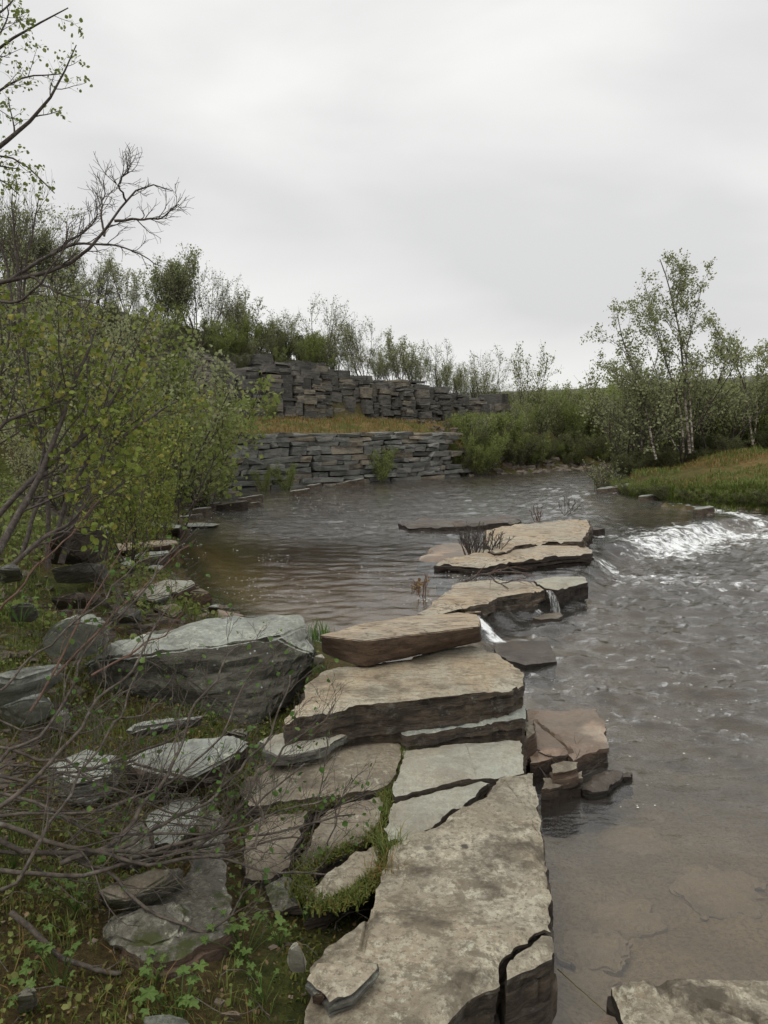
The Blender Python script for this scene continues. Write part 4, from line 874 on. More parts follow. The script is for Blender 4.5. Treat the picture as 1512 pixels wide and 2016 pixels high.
# scree / rubble
def rubble(name, label, pts, sizes, mat, seed):
    rg = np.random.default_rng(seed); Vs = []; Fs = []; off = 0
    box = np.array([(x, y, z) for x in (-1, 1) for y in (-1, 1) for z in (-1, 1)], float) * .5
    fcs = np.array([(0, 1, 3, 2), (4, 6, 7, 5), (0, 4, 5, 1), (2, 3, 7, 6), (0, 2, 6, 4), (1, 5, 7, 3)])
    for p, s in zip(pts, sizes):
        b = box * (1 + rg.uniform(-.35, .25, (8, 3))) * np.array([1, rg.uniform(.5, .9), rg.uniform(.18, .5)]) * s
        a, bx = rg.uniform(0, 6.28), rg.normal(0, .3); ca_, sa = math.cos(a), math.sin(a); cb, sb = math.cos(bx), math.sin(bx)
        Rm = np.array([[ca_, -sa, 0], [sa, ca_, 0], [0, 0, 1]]) @ np.array([[1, 0, 0], [0, cb, -sb], [0, sb, cb]])
        Vs.append(b @ Rm.T + p); Fs.append(fcs + off); off += 8
    o = obj(name, mesh_np(name, np.concatenate(Vs), [np.concatenate(Fs)], [mat])); tag(o, label, 'rubble', None, 'stuff'); return o
def sd_pts(n, s0, s1, d0, d1, seed):
    rg = np.random.default_rng(seed); s = rg.uniform(s0, s1, n); d = rg.uniform(d0, d1, n); x = W0[0] + UU[0] * s + NN[0] * d; y = W0[1] + UU[1] * s + NN[1] * d
    return np.stack([x, y, ground(x, y)], -1)
R = np.random.default_rng(12)
p = sd_pts(2600, -4, 5.5, 3.6, 11, 5); p = p[fbm(p[:, :2] * .5, 3, 61) > -.12]; rubble('scree', 'loose dark slate scree on the slope above the ledge', p, R.uniform(.08, .34, len(p)), M['cliffstone'], 6)
p = np.concatenate([sd_pts(520, 8.2, 16, .0, 4.3, 8), sd_pts(300, -2.5, 0.3, -1.0, .6, 9)]); rubble('rubble', 'pale rubble spilled at the end of the stone wall', p, R.uniform(.10, .38, len(p)), M['rubble'], 7)
p = []
for _ in range(1300):
    px = R.uniform(-40, 470); py = R.uniform(985, 1260); q = onz(px, py, .25 + .9 * (max(0, 400 - px) / 400)); z_ = g1(q[0], q[1])
    if z_ > .15: p.append((q[0], q[1], z_))
p = np.array(p)[:600]; rubble('shore_rubble', 'small broken slate pieces scattered on the left bank', p, R.uniform(.03, .11, len(p)), M['rubble'], 11)
p = sd_pts(420, -1, 19, -.9, .1, 18); rubble('waterline_stones', 'small stones strewn along the foot of the wall and far bank', p, R.uniform(.08, .30, len(p)), M['rubble'], 19)

# ------------------------------------------------------------------ branches and leaves
def unit(v): return v / (np.linalg.norm(v, axis=-1, keepdims=True) + 1e-9)
def resample(pts, K, rg=None, wig=0.0):
    pts = np.asarray(pts, float); L = np.r_[0, np.cumsum(np.linalg.norm(np.diff(pts, axis=0), axis=1))]; u = np.linspace(0, L[-1], K)
    # catmull style smoothing through extra interpolation
    P = np.stack([np.interp(u, L, pts[:, i]) for i in range(3)], -1)
    for _ in range(2): P[1:-1] = .5 * P[1:-1] + .25 * (P[:-2] + P[2:])
    if wig and rg is not None:
        nz = rg.normal(0, 1, P.shape); nz[0] = 0
        for _ in range(1): nz[1:-1] = .5 * nz[1:-1] + .25 * (nz[:-2] + nz[2:])
        P = P + nz * wig
    return P
def sprout(rg, P, Rr, n, K, t0, t1, ang, L, up=.1, wig=.12, rs=.6, tip=.3, down=.5, rmin=.0012):
    N, Kp = P.shape[:2]; M_ = N * n; pi = np.repeat(np.arange(N), n)
    t = t0 + (t1 - t0) * ((np.tile(np.arange(n), N) + rg.random(M_)) / n)
    f = t * (Kp - 1); i0 = np.clip(f.astype(int), 0, Kp - 2); fr = (f - i0)[:, None]
    a = P[pi, i0]; b = P[pi, i0 + 1]; pos = a * (1 - fr) + b * fr; tan = unit(b - a)
    r0 = (Rr[pi, i0] * (1 - fr[:, 0]) + Rr[pi, i0 + 1] * fr[:, 0]) * rs * rg.uniform(.7, 1, M_)
    rv = unit(rg.normal(0, 1, (M_, 3))); perp = unit(rv - tan * (rv * tan).sum(1, keepdims=True))
    an = np.radians(ang) * rg.uniform(.6, 1.35, M_)[:, None]; d = unit(np.cos(an) * tan + np.sin(an) * perp + np.array([0, 0, up]))
    plen = np.linalg.norm(P[:, -1] - P[:, 0], axis=1)[pi] if L < 0 else 1.0
    ln = abs(L) * plen * (1 - down * t) * rg.uniform(.5, 1.25, M_)
    C_ = np.zeros((M_, K, 3)); C_[:, 0] = pos
    for k in range(1, K):
        C_[:, k] = C_[:, k - 1] + d * (ln / (K - 1))[:, None]
        d = unit(d + rg.normal(0, wig, d.shape) + np.array([0, 0, up * .35]))
    rr = np.maximum(r0[:, None] * np.linspace(1, tip, K)[None], rmin * np.linspace(1, .6, K)[None]); return C_, rr
def tubes(P, Rr, sides):
    N, K = P.shape[:2]; T = np.zeros_like(P); T[:, 1:-1] = P[:, 2:] - P[:, :-2]; T[:, 0] = P[:, 1] - P[:, 0]; T[:, -1] = P[:, -1] - P[:, -2]; T = unit(T)
    ref = np.tile(np.array([.31, .17, .93]), (N, 1)); tm = T.mean(1); bad = np.abs((unit(tm) * unit(ref)).sum(1)) > .9; ref[bad] = (1, .1, 0)
    U_ = unit(np.cross(T, ref[:, None])); W_ = np.cross(T, U_); an = np.arange(sides) * 2 * np.pi / sides
    V = P[:, :, None] + Rr[:, :, None, None] * (np.cos(an)[None, None, :, None] * U_[:, :, None] + np.sin(an)[None, None, :, None] * W_[:, :, None])
    base = (np.arange(N) * K * sides)[:, None, None] + (np.arange(K - 1) * sides)[None, :, None] + np.arange(sides)[None, None]
    nx_ = (np.arange(N) * K * sides)[:, None, None] + (np.arange(K - 1) * sides)[None, :, None] + ((np.arange(sides) + 1) % sides)[None, None]
    F_ = np.stack([base, nx_, nx_ + sides, base + sides], -1).reshape(-1, 4); return V.reshape(-1, 3), F_
def tube_mesh(name, sets, mats):
    Vs, Fs, mi, off = [], [], [], 0
    for P, Rr, sd_, m in sets:
        v, f = tubes(P, Rr, sd_); Vs.append(v); Fs.append(f + off); mi.append(np.full(len(f), m)); off += len(v)
    return mesh_np(name, np.concatenate(Vs), [np.concatenate(Fs)], mats, np.concatenate(mi), smooth=True)
def leaf_mesh(name, rg, P, n, size, mat, t0=.25, spread=.03, fancy=False, face_up=.4, drop=1.0):
    N, K = P.shape[:2]; pi = np.repeat(np.arange(N), n); M_ = len(pi)
    if drop < 1: kp = rg.random(M_) < drop; pi = pi[kp]; M_ = len(pi)
    f = (t0 + (1 - t0) * rg.random(M_)) * (K - 1); i0 = np.clip(f.astype(int), 0, K - 2); fr = (f - i0)[:, None]
    c = P[pi, i0] * (1 - fr) + P[pi, i0 + 1] * fr + rg.normal(0, spread, (M_, 3))
    ax = unit(rg.normal(0, 1, (M_, 3)) + np.array([0, 0, -.1])); nr = unit(rg.normal(0, 1, (M_, 3)) + np.array([0, 0, face_up])); sd_ = unit(np.cross(ax, nr)); nr = np.cross(sd_, ax)
    s = size * (.35 + .95 * rg.random(M_) ** .8)[:, None]
    if not fancy:
        V = np.stack([c, c + ax * s * .5 + sd_ * s * .42 + nr * s * .12, c + ax * s, c + ax * s * .5 - sd_ * s * .42 + nr * s * .12], 1)
        b = np.arange(M_)[:, None] * 4; F_ = b + np.array([[0, 1, 2, 3]]); return mesh_np(name, V.reshape(-1, 3), [F_], [mat])
    V = np.stack([c, c + ax * s * .30 + sd_ * s * .40 + nr * s * .10, c + ax * s * .72 + sd_ * s * .33 + nr * s * .08, c + ax * s, c + ax * s * .72 - sd_ * s * .33 + nr * s * .08, c + ax * s * .30 - sd_ * s * .40 + nr * s * .10], 1)
    b = np.arange(M_)[:, None] * 6; F_ = np.concatenate([b + np.array([[0, 1, 2, 3]]), b + np.array([[0, 3, 4, 5]])]); return mesh_np(name, V.reshape(-1, 3), [F_], [mat])

def birch_variant(seed, H=1.0, stems=4, leafmat='leaf_far', lean=.22, leaf=.055, dens=6, n1=11, n2=7, n3=0, spread=.30, trunk='bark_dark', leafsp=.045, low=.25, r=.016, upb=.35):
    """unit-height multi-stem mountain birch; returns (trunk mesh, crown mesh)"""
    rg = np.random.default_rng(seed); P = []
    for i in range(stems):
        a = rg.uniform(0, 6.28); h = rg.uniform(.72, 1.0) if i else 1.0; l = lean * rg.uniform(.4, 1.2); b0 = rg.normal(0, .02, 2)
        k1 = np.array([b0[0], b0[1], -.05]); k2 = np.array([b0[0] + math.cos(a) * l * .5 * h, b0[1] + math.sin(a) * l * .5 * h, h * .4]); k3 = np.array([b0[0] + math.cos(a) * l * h + rg.normal(0, .03), b0[1] + math.sin(a) * l * h, h])
        P.append(resample([k1, k2, k3], 9, rg, .012))
    P = np.array(P); Rr = np.linspace(r, .003, 9)[None] * rg.uniform(.7, 1.1, (stems, 1))
    A, Ar = sprout(rg, P, Rr, n1, 6, low, .97, 42, spread, upb, .14, .55, .35, .55)
    B, Br = sprout(rg, A, Ar, n2, 4, .2, 1.0, 42, spread * .42, .2, .18, .6, .4, .4, .0016)
    sets = [(P, Rr, 6, 0), (A, Ar, 4, 1), (B, Br, 3, 1)]; Lp = B
    tm = tube_mesh('trunk', sets, [M[trunk], M['bark_dark']])
    tops, _ = sprout(rg, P, Rr, 8, 4, .7, 1.0, 35, spread * .4, .3, .15, .6)
    cm = leaf_mesh('crown', rg, np.concatenate([Lp, tops]), dens, leaf, M[leafmat], .1, leafsp)
    return tm, cm
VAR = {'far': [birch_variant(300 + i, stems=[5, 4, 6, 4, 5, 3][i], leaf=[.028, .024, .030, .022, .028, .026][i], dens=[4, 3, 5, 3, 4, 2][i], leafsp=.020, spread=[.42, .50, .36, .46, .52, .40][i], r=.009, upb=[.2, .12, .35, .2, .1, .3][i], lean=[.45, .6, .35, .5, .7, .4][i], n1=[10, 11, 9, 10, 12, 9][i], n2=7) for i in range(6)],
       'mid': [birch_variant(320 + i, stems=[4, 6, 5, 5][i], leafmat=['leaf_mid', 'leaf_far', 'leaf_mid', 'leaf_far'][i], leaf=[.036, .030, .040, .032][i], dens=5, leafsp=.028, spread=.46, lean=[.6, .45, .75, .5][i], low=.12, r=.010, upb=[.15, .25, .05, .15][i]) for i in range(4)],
       'shrub': [birch_variant(340 + i, stems=9, leafmat='leaf_dark', leaf=.038, dens=5, leafsp=.03, spread=.38, lean=.75, low=.08, r=.012) for i in range(3)],
       'green': [birch_variant(350 + i, stems=8, leafmat='leaf_mid', leaf=.034, dens=5, leafsp=.03, spread=.36, lean=.6, low=.08, r=.011) for i in range(3)],
       'yellow': [birch_variant(360 + i, stems=6, leafmat='leaf_near', leaf=.026, dens=6, leafsp=.022, spread=.36, lean=.5, low=.08, r=.010) for i in range(3)]}
RT = np.random.default_rng(55)
ORD = ['first', 'second', 'third', 'fourth', 'fifth', 'sixth', 'seventh', 'eighth', 'ninth', 'tenth', 'eleventh', 'twelfth', 'thirteenth', 'fourteenth', 'fifteenth', 'sixteenth', 'seventeenth', 'eighteenth', 'nineteenth', 'twentieth']
TENS = {2: 'twenty', 3: 'thirty', 4: 'forty', 5: 'fifty', 6: 'sixty', 7: 'seventy', 8: 'eighty', 9: 'ninety'}
def ordw(i):
    if i < 20: return ORD[i]
    n = i + 1; return TENS[n // 10][:-1] + 'ieth' if n % 10 == 0 else TENS[n // 10] + '-' + ORD[n % 10 - 1]
def plant(kind, x, y, h, label, group=None, name='birch_tree', cat='tree', vi=None, zoff=-.02, wide=1.0):
    v = VAR[kind]; tm, cm = v[int(RT.integers(len(v))) if vi is None else vi]
    t_ = thing(name, label, cat, (x, y, g1(x, y) + zoff), group); t_.scale = (h * wide, h * wide, h); t_.rotation_euler = (0, 0, RT.uniform(0, 6.28))
    obj('trunk' if name == 'birch_tree' else 'stem', tm, t_); obj('crown' if name == 'birch_tree' else 'foliage', cm, t_); return t_
def xy_at(px, y): return (px - 756) / F * (y * _cp + .0), y
def top_h(px, y, top_py, x=None):
    z = aty(px, top_py, y)[2]; xx = (px - 756) / F * y; return max(.25, z - g1(xx, y)), xx

# ridge row
rid = []
TOPX = [-60, 0, 60, 150, 220, 270, 350, 400, 450, 540, 620, 700, 780, 860, 900, 950, 1000, 1100]; TOPY = [380, 420, 440, 485, 528, 530, 515, 555, 592, 612, 640, 675, 688, 704, 725, 735, 755, 770]
for k in range(98):
    s = -7 + 25 * (k + RT.uniform(-.5, .5)) / 98; dc = float(np.interp(s, [-6, 2, 5, 8, 18], [11.2, 10.8, 7.5, 5.6, 5.4])); d = dc + RT.uniform(0, 1.8)
    x = W0[0] + UU[0] * s + NN[0] * d; y = W0[1] + UU[1] * s + NN[1] * d; px, _ = topx(np.array([x, y, 4.0]))
    zt = aty(px, np.interp(px, TOPX, TOPY) + RT.normal(8, 20), y)[2]; rid.append((px, x, y, min(4.2, max(.9, zt - g1(x, y)))))
rid.sort()
for i, (px, x, y, h) in enumerate(rid): plant('far', x, y, h, f'{ordw(i)} slender birch from the left along the skyline ridge', 'young birches along the skyline ridge')
# hillside birches and shrubs on the scree slope
hs = []
for k in range(96):
    s = RT.uniform(-7, 8); d = RT.uniform(4.9, 10.5) if s < 3 else RT.uniform(5.2, 7.5)
    x = W0[0] + UU[0] * s + NN[0] * d; y = W0[1] + UU[1] * s + NN[1] * d; hs.append((topx(np.array([x, y, 4.0]))[0], x, y, RT.uniform(.5, 1.25)))
hs.sort()
for i, (px, x, y, h) in enumerate(hs): plant(['green', 'mid', 'shrub', 'green', 'far'][i % 5], x, y, h, f'{ordw(i)} low shrub from the left on the scree slope', 'shrubs on the scree slope', 'shrub', 'shrub')
# left slope birches between ridge and bank
lb_ = []
for k, (px, y, tp) in enumerate([(20, 15, 560), (70, 17, 585), (110, 14, 600), (150, 19, 600), (190, 16, 620), (225, 20, 640), (255, 15, 690), (290, 18, 700), (40, 12, 640), (10, 20, 520), (125, 22, 570), (330, 17, 755), (355, 14, 745), (395, 16, 740), (405, 19.5, 790), (300, 12, 740), (340, 12, 800)]):
    h, x = top_h(px, y, tp); lb_.append((px, x, y, h))
lb_.sort()
for i, (px, x, y, h) in enumerate(lb_): plant('mid' if px > 240 else 'far', x, y, h, f'{ordw(i)} birch from the left on the slope behind the nearest leafy birch', 'birches on the left slope')
for i, (px, y, tp, kd, lb) in enumerate([(262, 9.8, 800, 'yellow', 'yellow-green birch bush leaning over the pool corner'), (250, 8.0, 880, 'yellow', 'low yellow-green bush over the flat dark-fronted plate'), (300, 9.3, 940, 'yellow', 'drooping leafy bush touching the shore plates'),
                                          (405, 15.5, 880, 'green', 'green willow bush near the wall corner'), (432, 18.6, 915, 'green', 'slim green bush against the wall end'), (180, 8.5, 930, 'yellow', 'sparse bush behind the dark outcrop'), (210, 11, 860, 'mid', 'mid height birch behind the pool bushes'), (60, 9, 860, 'mid', 'birch at the left edge behind the bare stems'), (120, 10, 800, 'mid', 'bushy birch behind the nearest stems')]):
    h, x = top_h(px, y, tp); plant(kd, x, y, h, lb, None, 'bush', 'bush', wide=.9 if kd != 'mid' else 1)
# bushes at the wall, on the ledge and along the far bank
for px, y, tp, kd, lb, w_ in [(752, 22.6, 885, 'green', 'round green bush growing at the foot of the wall', 1), (565, 20.4, 915, 'green', 'small green bush in the water at the left part of the wall', .9), (520, 19.9, 925, 'green', 'low tuft bush left of the small wall bush', .8),
                              (535, 24.8, 780, 'green', 'small birch standing at the foot of the cliff', .7), (470, 21, 840, 'green', 'bush on the ledge end above the wall corner', .8), (880, 25.8, 845, 'shrub', 'dark bush covering the end of the wall', .9), (920, 27, 850, 'shrub', 'wide dark willow on the rubble slope', .9), (960, 28, 835, 'shrub', 'grey-green willow below the cliff end', .9),
                              (905, 25.6, 885, 'shrub', 'low dark shrub at the waterline past the wall', .8), (1000, 28.5, 850, 'green', 'green bush right of the rubble slope', 1), (945, 27.0, 890, 'green', 'green shrub dipping towards the river past the wall', .8), (1180, 20.5, 925, 'shrub', 'pale twiggy willow on the island tip', .35), (1200, 21, 920, 'shrub', 'second twiggy willow behind the island tip', .4),
                              (1185, 21.5, 935, 'green', 'low green shrub beside the upright island boulder', .6)]:
    h, x = top_h(px, y, tp); plant(kd, x, y, h, lb, None, 'bush', 'bush', wide=w_)
rbs = sorted([(RT.uniform(878, 1020), RT.uniform(26.2, 32), RT.uniform(.9, 1.7)) for _ in range(30)])
for i, (px, y, h) in enumerate(rbs):
    y = max(y, 25.6 + (px - 878) * .022); hm, x = top_h(px, y, 822 + 8 * math.sin(i * 2.1)); h = min(h, hm); plant(['mid', 'shrub', 'green'][i % 3], x, y, h, f'{ordw(i)} rounded bush from the left on the rubble slope past the wall', 'bushes on the rubble slope', 'bush', 'bush', wide=1.0)
# far bank forest
fb_ = []
for k in range(72):
    px = RT.uniform(965, 1260); y = RT.uniform(29.5, 46) + max(0, (px - 1000)) * .012; tp = np.interp(px, [940, 1000, 1060, 1130, 1200, 1270], [768, 772, 770, 768, 770, 755]) + abs(RT.normal(0, 18)) * (1 if y < 36 else .3)
    h, x = top_h(px, y, tp); 
    if h > 5: h = 5
    fb_.append((px, x, y, h))
fb_.sort()
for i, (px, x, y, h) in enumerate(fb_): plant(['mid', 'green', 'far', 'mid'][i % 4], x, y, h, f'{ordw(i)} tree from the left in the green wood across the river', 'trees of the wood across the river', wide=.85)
P = []
for (ax, ay), (bx, by) in zip(ISL[:-1], ISL[1:]):
    if min(ay, by) > 21.5: continue
    f = RT.random(2600)[:, None]; q = np.array([ax, ay]) * (1 - f) + np.array([bx, by]) * f + np.abs(RT.normal(0, .28, (2600, 2))) * np.array([.3, 1]); P.append(np.c_[q, ground(q[:, 0], q[:, 1])])
ISLE_EDGE = np.concatenate(P); ISLE_EDGE = ISLE_EDGE[ISLE_EDGE[:, 2] > .08]
_k = 0; ISE = []
for (ax, ay), (bx, by) in zip(ISL[:-1], ISL[1:]):
    for f in np.arange(0, 1, .34 / max(.34, math.hypot(bx - ax, by - ay))): ISE.append((ax + (bx - ax) * f, ay + (by - ay) * f))
ISE = sorted([(topx(np.array([q[0], q[1], .3]))[0], q[0], q[1]) for q in ISE if q[1] < 21.5 and q[0] < 12.5])
for i, (px, x, y) in enumerate(ISE): plant(['green', 'shrub'][i % 2], x + .06, y + .10, RT.uniform(.20, .40), f'{ordw(i)} low bush from the left hanging over the island bank edge', 'low bushes on the island bank edge', 'shrub', 'shrub', wide=1.5)
hb, x = top_h(1040, 33, 700); plant('far', x, 33, hb, 'tall pale airy birch rising above the wood across the river', vi=0, wide=.75)
fr_ = []
for k in range(46):
    px = RT.uniform(935, 1250); y = 26.6 + (px - 985) * .022 + RT.uniform(0, 1.6); tp = RT.uniform(850, 890); h, x = top_h(px, y, tp); fr_.append((px, x, y, h))
fr_.sort()
for i, (px, x, y, h) in enumerate(fr_): plant(['green', 'shrub'][i % 2], x, y, min(h, 1.6), f'{ordw(i)} low willow bush from the left along the far waterline', 'willow bushes at the far waterline', 'bush', 'bush')
# island wood
iw = []
for k in range(64):
    px = RT.uniform(1235, 1640); y = RT.uniform(23.2, 38); tp = 752 + abs(RT.normal(0, 34)) + (10 if px < 1290 else 0); h, x = top_h(px, y, tp); iw.append((px, x, y, min(h, 4.2)))
iw.sort()
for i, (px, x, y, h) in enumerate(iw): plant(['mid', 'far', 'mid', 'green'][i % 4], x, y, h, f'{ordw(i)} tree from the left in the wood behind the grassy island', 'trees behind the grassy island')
for px, y, tp, w_, lb in [(1245, 22.6, 735, 1.1, 'bushy birch left of the leaning white-stemmed birch'), (1300, 22.8, 700, 1.0, 'green birch filling in behind the leaning white-stemmed birch'), (1345, 23.0, 690, .9, 'green birch crown right behind the tallest birch'), (1395, 22.6, 715, 1.0, 'leafy birch between the tallest and the bowing birch'), (1440, 23.0, 740, 1.1, 'low leafy birch left of the bowing birch'), (1220, 23.5, 770, 1.2, 'round-headed small birch at the left end of the island wood')]:
    h, x = top_h(px, y, tp); plant('far', x, y, h, lb, None, wide=w_)
sh_ = sorted([(RT.uniform(1225, 1600), RT.uniform(21.6, 23.6)) for _ in range(26)])
for i, (px, y) in enumerate(sh_):
    x = (px - 756) / F * y; plant('shrub', x, y, RT.uniform(.4, .75), f'{ordw(i)} dark heath shrub from the left at the top of the island bank', 'heath shrubs on the island bank', 'shrub', 'shrub', wide=1.2)

def custom_tree(label, stems, r0, sproutspec, leafspec, bark, twig, name='birch_tree', cat='tree', seed=1, wig=.02, K=14, group=None, stem_name='trunk', leaf_name='crown', each=False, sides=8, r1=None):
    """stems: list of lists of (px, py, depth); real 3D polylines at their own distance"""
    rg = np.random.default_rng(seed); P = []; Rr = []
    for i, st in enumerate(stems):
        rr = r0[i] if isinstance(r0, (list, tuple)) else r0
        P.append(resample([atd(*q) for q in st], K, rg, wig)); Rr.append(np.linspace(rr, rr * .28 if r1 is None else r1, K))
    P = np.array(P); Rr = np.array(Rr); base = P[0, 0].copy(); P -= base
    root = thing(name, label, cat, base, group)
    cur, cr = P, Rr; allsets = []; last = P
    lv = []
    for sp in sproutspec:
        cur, cr = sprout(rg, cur, cr, **sp); lv.append((cur, cr))
    if each:
        for i in range(len(P)): obj(stem_name, tube_mesh(stem_name, [(P[i:i + 1], Rr[i:i + 1], sides, 0)], [M[bark]]), root)
    else: obj(stem_name, tube_mesh(stem_name, [(P, Rr, sides, 0)], [M[bark]]), root)
    if lv: 
        o = obj('branches', tube_mesh('branches', [(a, b, 5 if k == 0 else 3, 0) for k, (a, b) in enumerate(lv)], [M[twig]]), root); tag(o, kind='stuff')
    if leafspec:
        src = np.concatenate([resample_all(lv[k][0], 4) for k in leafspec.pop('levels', [-1])])
        o = obj(leaf_name, leaf_mesh(leaf_name, rg, src, **leafspec), root); tag(o, kind='stuff')
    return root
def resample_all(P, K):
    Kp = P.shape[1]
    if Kp == K: return P
    f = np.linspace(0, Kp - 1, K); i = np.clip(f.astype(int), 0, Kp - 2); fr = (f - i)[None, :, None]; return P[:, i] * (1 - fr) + P[:, i + 1] * fr

SP = lambda n, K, t0, t1, ang, L, up=.1, wig=.12, rs=.6, tip=.35, down=.5, rmin=.0012: dict(n=n, K=K, t0=t0, t1=t1, ang=ang, L=L, up=up, wig=wig, rs=rs, tip=tip, down=down, rmin=rmin)
# tall birches on the island
def st(lst, t): return [(a, b, t) for a, b in lst]
custom_tree('leaning white-stemmed birch at the left of the island group', [st([(1292, 905), (1280, 850), (1270, 790), (1252, 740), (1228, 680), (1215, 618)], 21.5), st([(1264, 893), (1262, 830), (1256, 765), (1240, 700), (1200, 665)], 22.2), st([(1270, 780), (1290, 720), (1300, 670), (1262, 600)], 21.5)], [.036, .024, .018],
            [SP(10, 8, .28, .97, 45, 1.25, .25, .13, .5), SP(7, 5, .2, 1, 42, .5, .12, .16, .6), SP(4, 3, .2, 1, 45, .22, .1, .2, .6)], dict(n=4, size=.060, mat=M['leaf_far'], t0=.1, spread=.035, levels=[-1]), 'bark_white', 'bark_dark', seed=401, wig=.02)
custom_tree('tallest many-stemmed birch in the middle of the island group', [st([(1358, 893), (1352, 820), (1346, 740), (1338, 650), (1318, 560), (1300, 512)], 21.8), st([(1346, 892), (1340, 800), (1312, 715), (1290, 640), (1272, 562)], 22.0), st([(1364, 888), (1360, 800), (1348, 700), (1368, 620), (1386, 548)], 21.6), st([(1336, 888), (1300, 830), (1262, 775), (1212, 730)], 21.4), st([(1350, 700), (1330, 620), (1338, 540)], 21.8)], [.044, .032, .028, .020, .018],
            [SP(13, 8, .25, .97, 42, 1.25, .3, .13, .5), SP(7, 5, .2, 1, 42, .5, .12, .16, .6), SP(4, 3, .2, 1, 45, .22, .1, .2, .6)], dict(n=4, size=.060, mat=M['leaf_far'], t0=.1, spread=.035, levels=[-1]), 'bark_white', 'bark_dark', seed=402, wig=.02)
custom_tree('birch bowing left at the right end of the island group', [st([(1482, 876), (1474, 800), (1462, 745), (1430, 682), (1398, 628)], 22.5), st([(1484, 870), (1490, 800), (1488, 730), (1492, 690)], 22.8), st([(1470, 780), (1440, 740), (1420, 700)], 22.4)], [.032, .022, .015],
            [SP(11, 8, .35, .97, 45, 1.0, .25, .13, .5), SP(7, 5, .2, 1, 42, .45, .12, .16, .6), SP(4, 3, .2, 1, 45, .2, .1, .2, .6)], dict(n=4, size=.060, mat=M['leaf_far'], t0=.1, spread=.035, levels=[-1]), 'bark_white', 'bark_dark', seed=403, wig=.02)
custom_tree('thin dead-topped birch at the right edge of the island', [st([(1530, 880), (1525, 800), (1520, 740), (1500, 690)], 23), st([(1512, 878), (1505, 820), (1498, 770)], 23.2)], [.034, .022],
            [SP(10, 6, .3, .97, 45, .8, .25, .13, .5), SP(6, 4, .2, 1, 42, .35, .12, .16, .6)], dict(n=6, size=.07, mat=M['leaf_far'], t0=.1, spread=.05, levels=[-1]), 'bark_white', 'bark_dark', seed=404)

# nearest leafy birch on the left
custom_tree('nearest leafy birch with many dark stems at the left edge',
            [[(-60, 1180, 4.6), (20, 1060, 4.9), (60, 960, 5.0), (110, 860, 5.1), (150, 740, 5.2), (190, 650, 5.3)], [(-80, 1120, 4.8), (0, 1010, 5.0), (80, 930, 5.1), (160, 870, 5.3), (230, 790, 5.4), (262, 700, 5.5)],
             [(95, 1120, 5.3), (95, 980, 5.3), (85, 850, 5.4), (60, 740, 5.4), (40, 640, 5.5)], [(120, 1110, 5.4), (150, 1000, 5.5), (200, 900, 5.6), (270, 840, 5.8), (345, 790, 6.2)],
             [(100, 1100, 5.5), (140, 960, 5.6), (200, 860, 5.8), (215, 760, 5.9), (245, 690, 6.0)], [(-60, 1020, 5.2), (-20, 850, 5.3), (10, 720, 5.4), (20, 620, 5.5)], [(130, 1090, 5.6), (180, 1000, 5.8), (240, 950, 6.1), (300, 930, 6.4)],
             [(-60, 900, 5), (0, 840, 5.0), (80, 800, 5.1), (150, 780, 5.2)], [(40, 1100, 5.8), (60, 1000, 5.9), (150, 900, 6.2), (180, 790, 6.4), (170, 690, 6.5)], [(-20, 1150, 4.7), (60, 1075, 4.8), (140, 1040, 4.9), (190, 960, 5.0), (200, 900, 5.1)]],
            [.030, .024, .020, .024, .020, .02, .018, .016, .02, .018], [SP(9, 8, .28, .98, 48, .75, .12, .14, .5), SP(6, 5, .15, 1, 48, .30, .10, .2, .6), SP(3, 4, .2, 1, 45, .12, .1, .2, .6)],
            dict(n=3, size=.040, mat=M['leaf_near'], t0=.2, spread=.018, fancy=True, levels=[-1], drop=.62), 'bark_dark', 'bark_dark', seed=411, wig=.012)
custom_tree('lichen-spotted birch whose leafing boughs enter at the top left',
            [[(-420, 900, 6.2), (-300, 640, 6.1), (-160, 420, 6.0), (-40, 325, 6.0), (40, 262, 6.0), (100, 205, 6.0), (140, 135, 6.0), (160, 85, 6.0)], [(-420, 890, 6.3), (-300, 500, 6.1), (-150, 200, 6.0), (-20, 105, 5.9), (40, 62, 5.9), (132, 20, 5.8)],
             [(-300, 640, 6.1), (-120, 345, 6.1), (0, 290, 6.1), (60, 338, 6.1), (110, 378, 6.1)], [(-160, 420, 6.0), (-60, 240, 6.1), (0, 172, 6.2), (60, 150, 6.2), (120, 150, 6.3)], [(-150, 200, 6.0), (-60, 60, 6.1), (0, 20, 6.2), (60, -30, 6.2)], [(-280, 560, 6.1), (-100, 400, 6.2), (0, 345, 6.3), (40, 380, 6.4)], [(-150, 200, 6), (-50, 130, 5.7), (0, 70, 5.6), (20, 10, 5.6)]],
            [.06, .05, .022, .022, .02, .018, .018], [SP(11, 6, .45, .98, 48, .42, .10, .16, .5), SP(5, 4, .2, 1, 50, .16, .08, .2, .6)],
            dict(n=6, size=.030, mat=M['leaf_mid'], t0=.4, spread=.018, fancy=True, levels=[-1], drop=.6), 'bark_dark', 'bark_dark', seed=412, wig=.02, K=18, r1=.004)
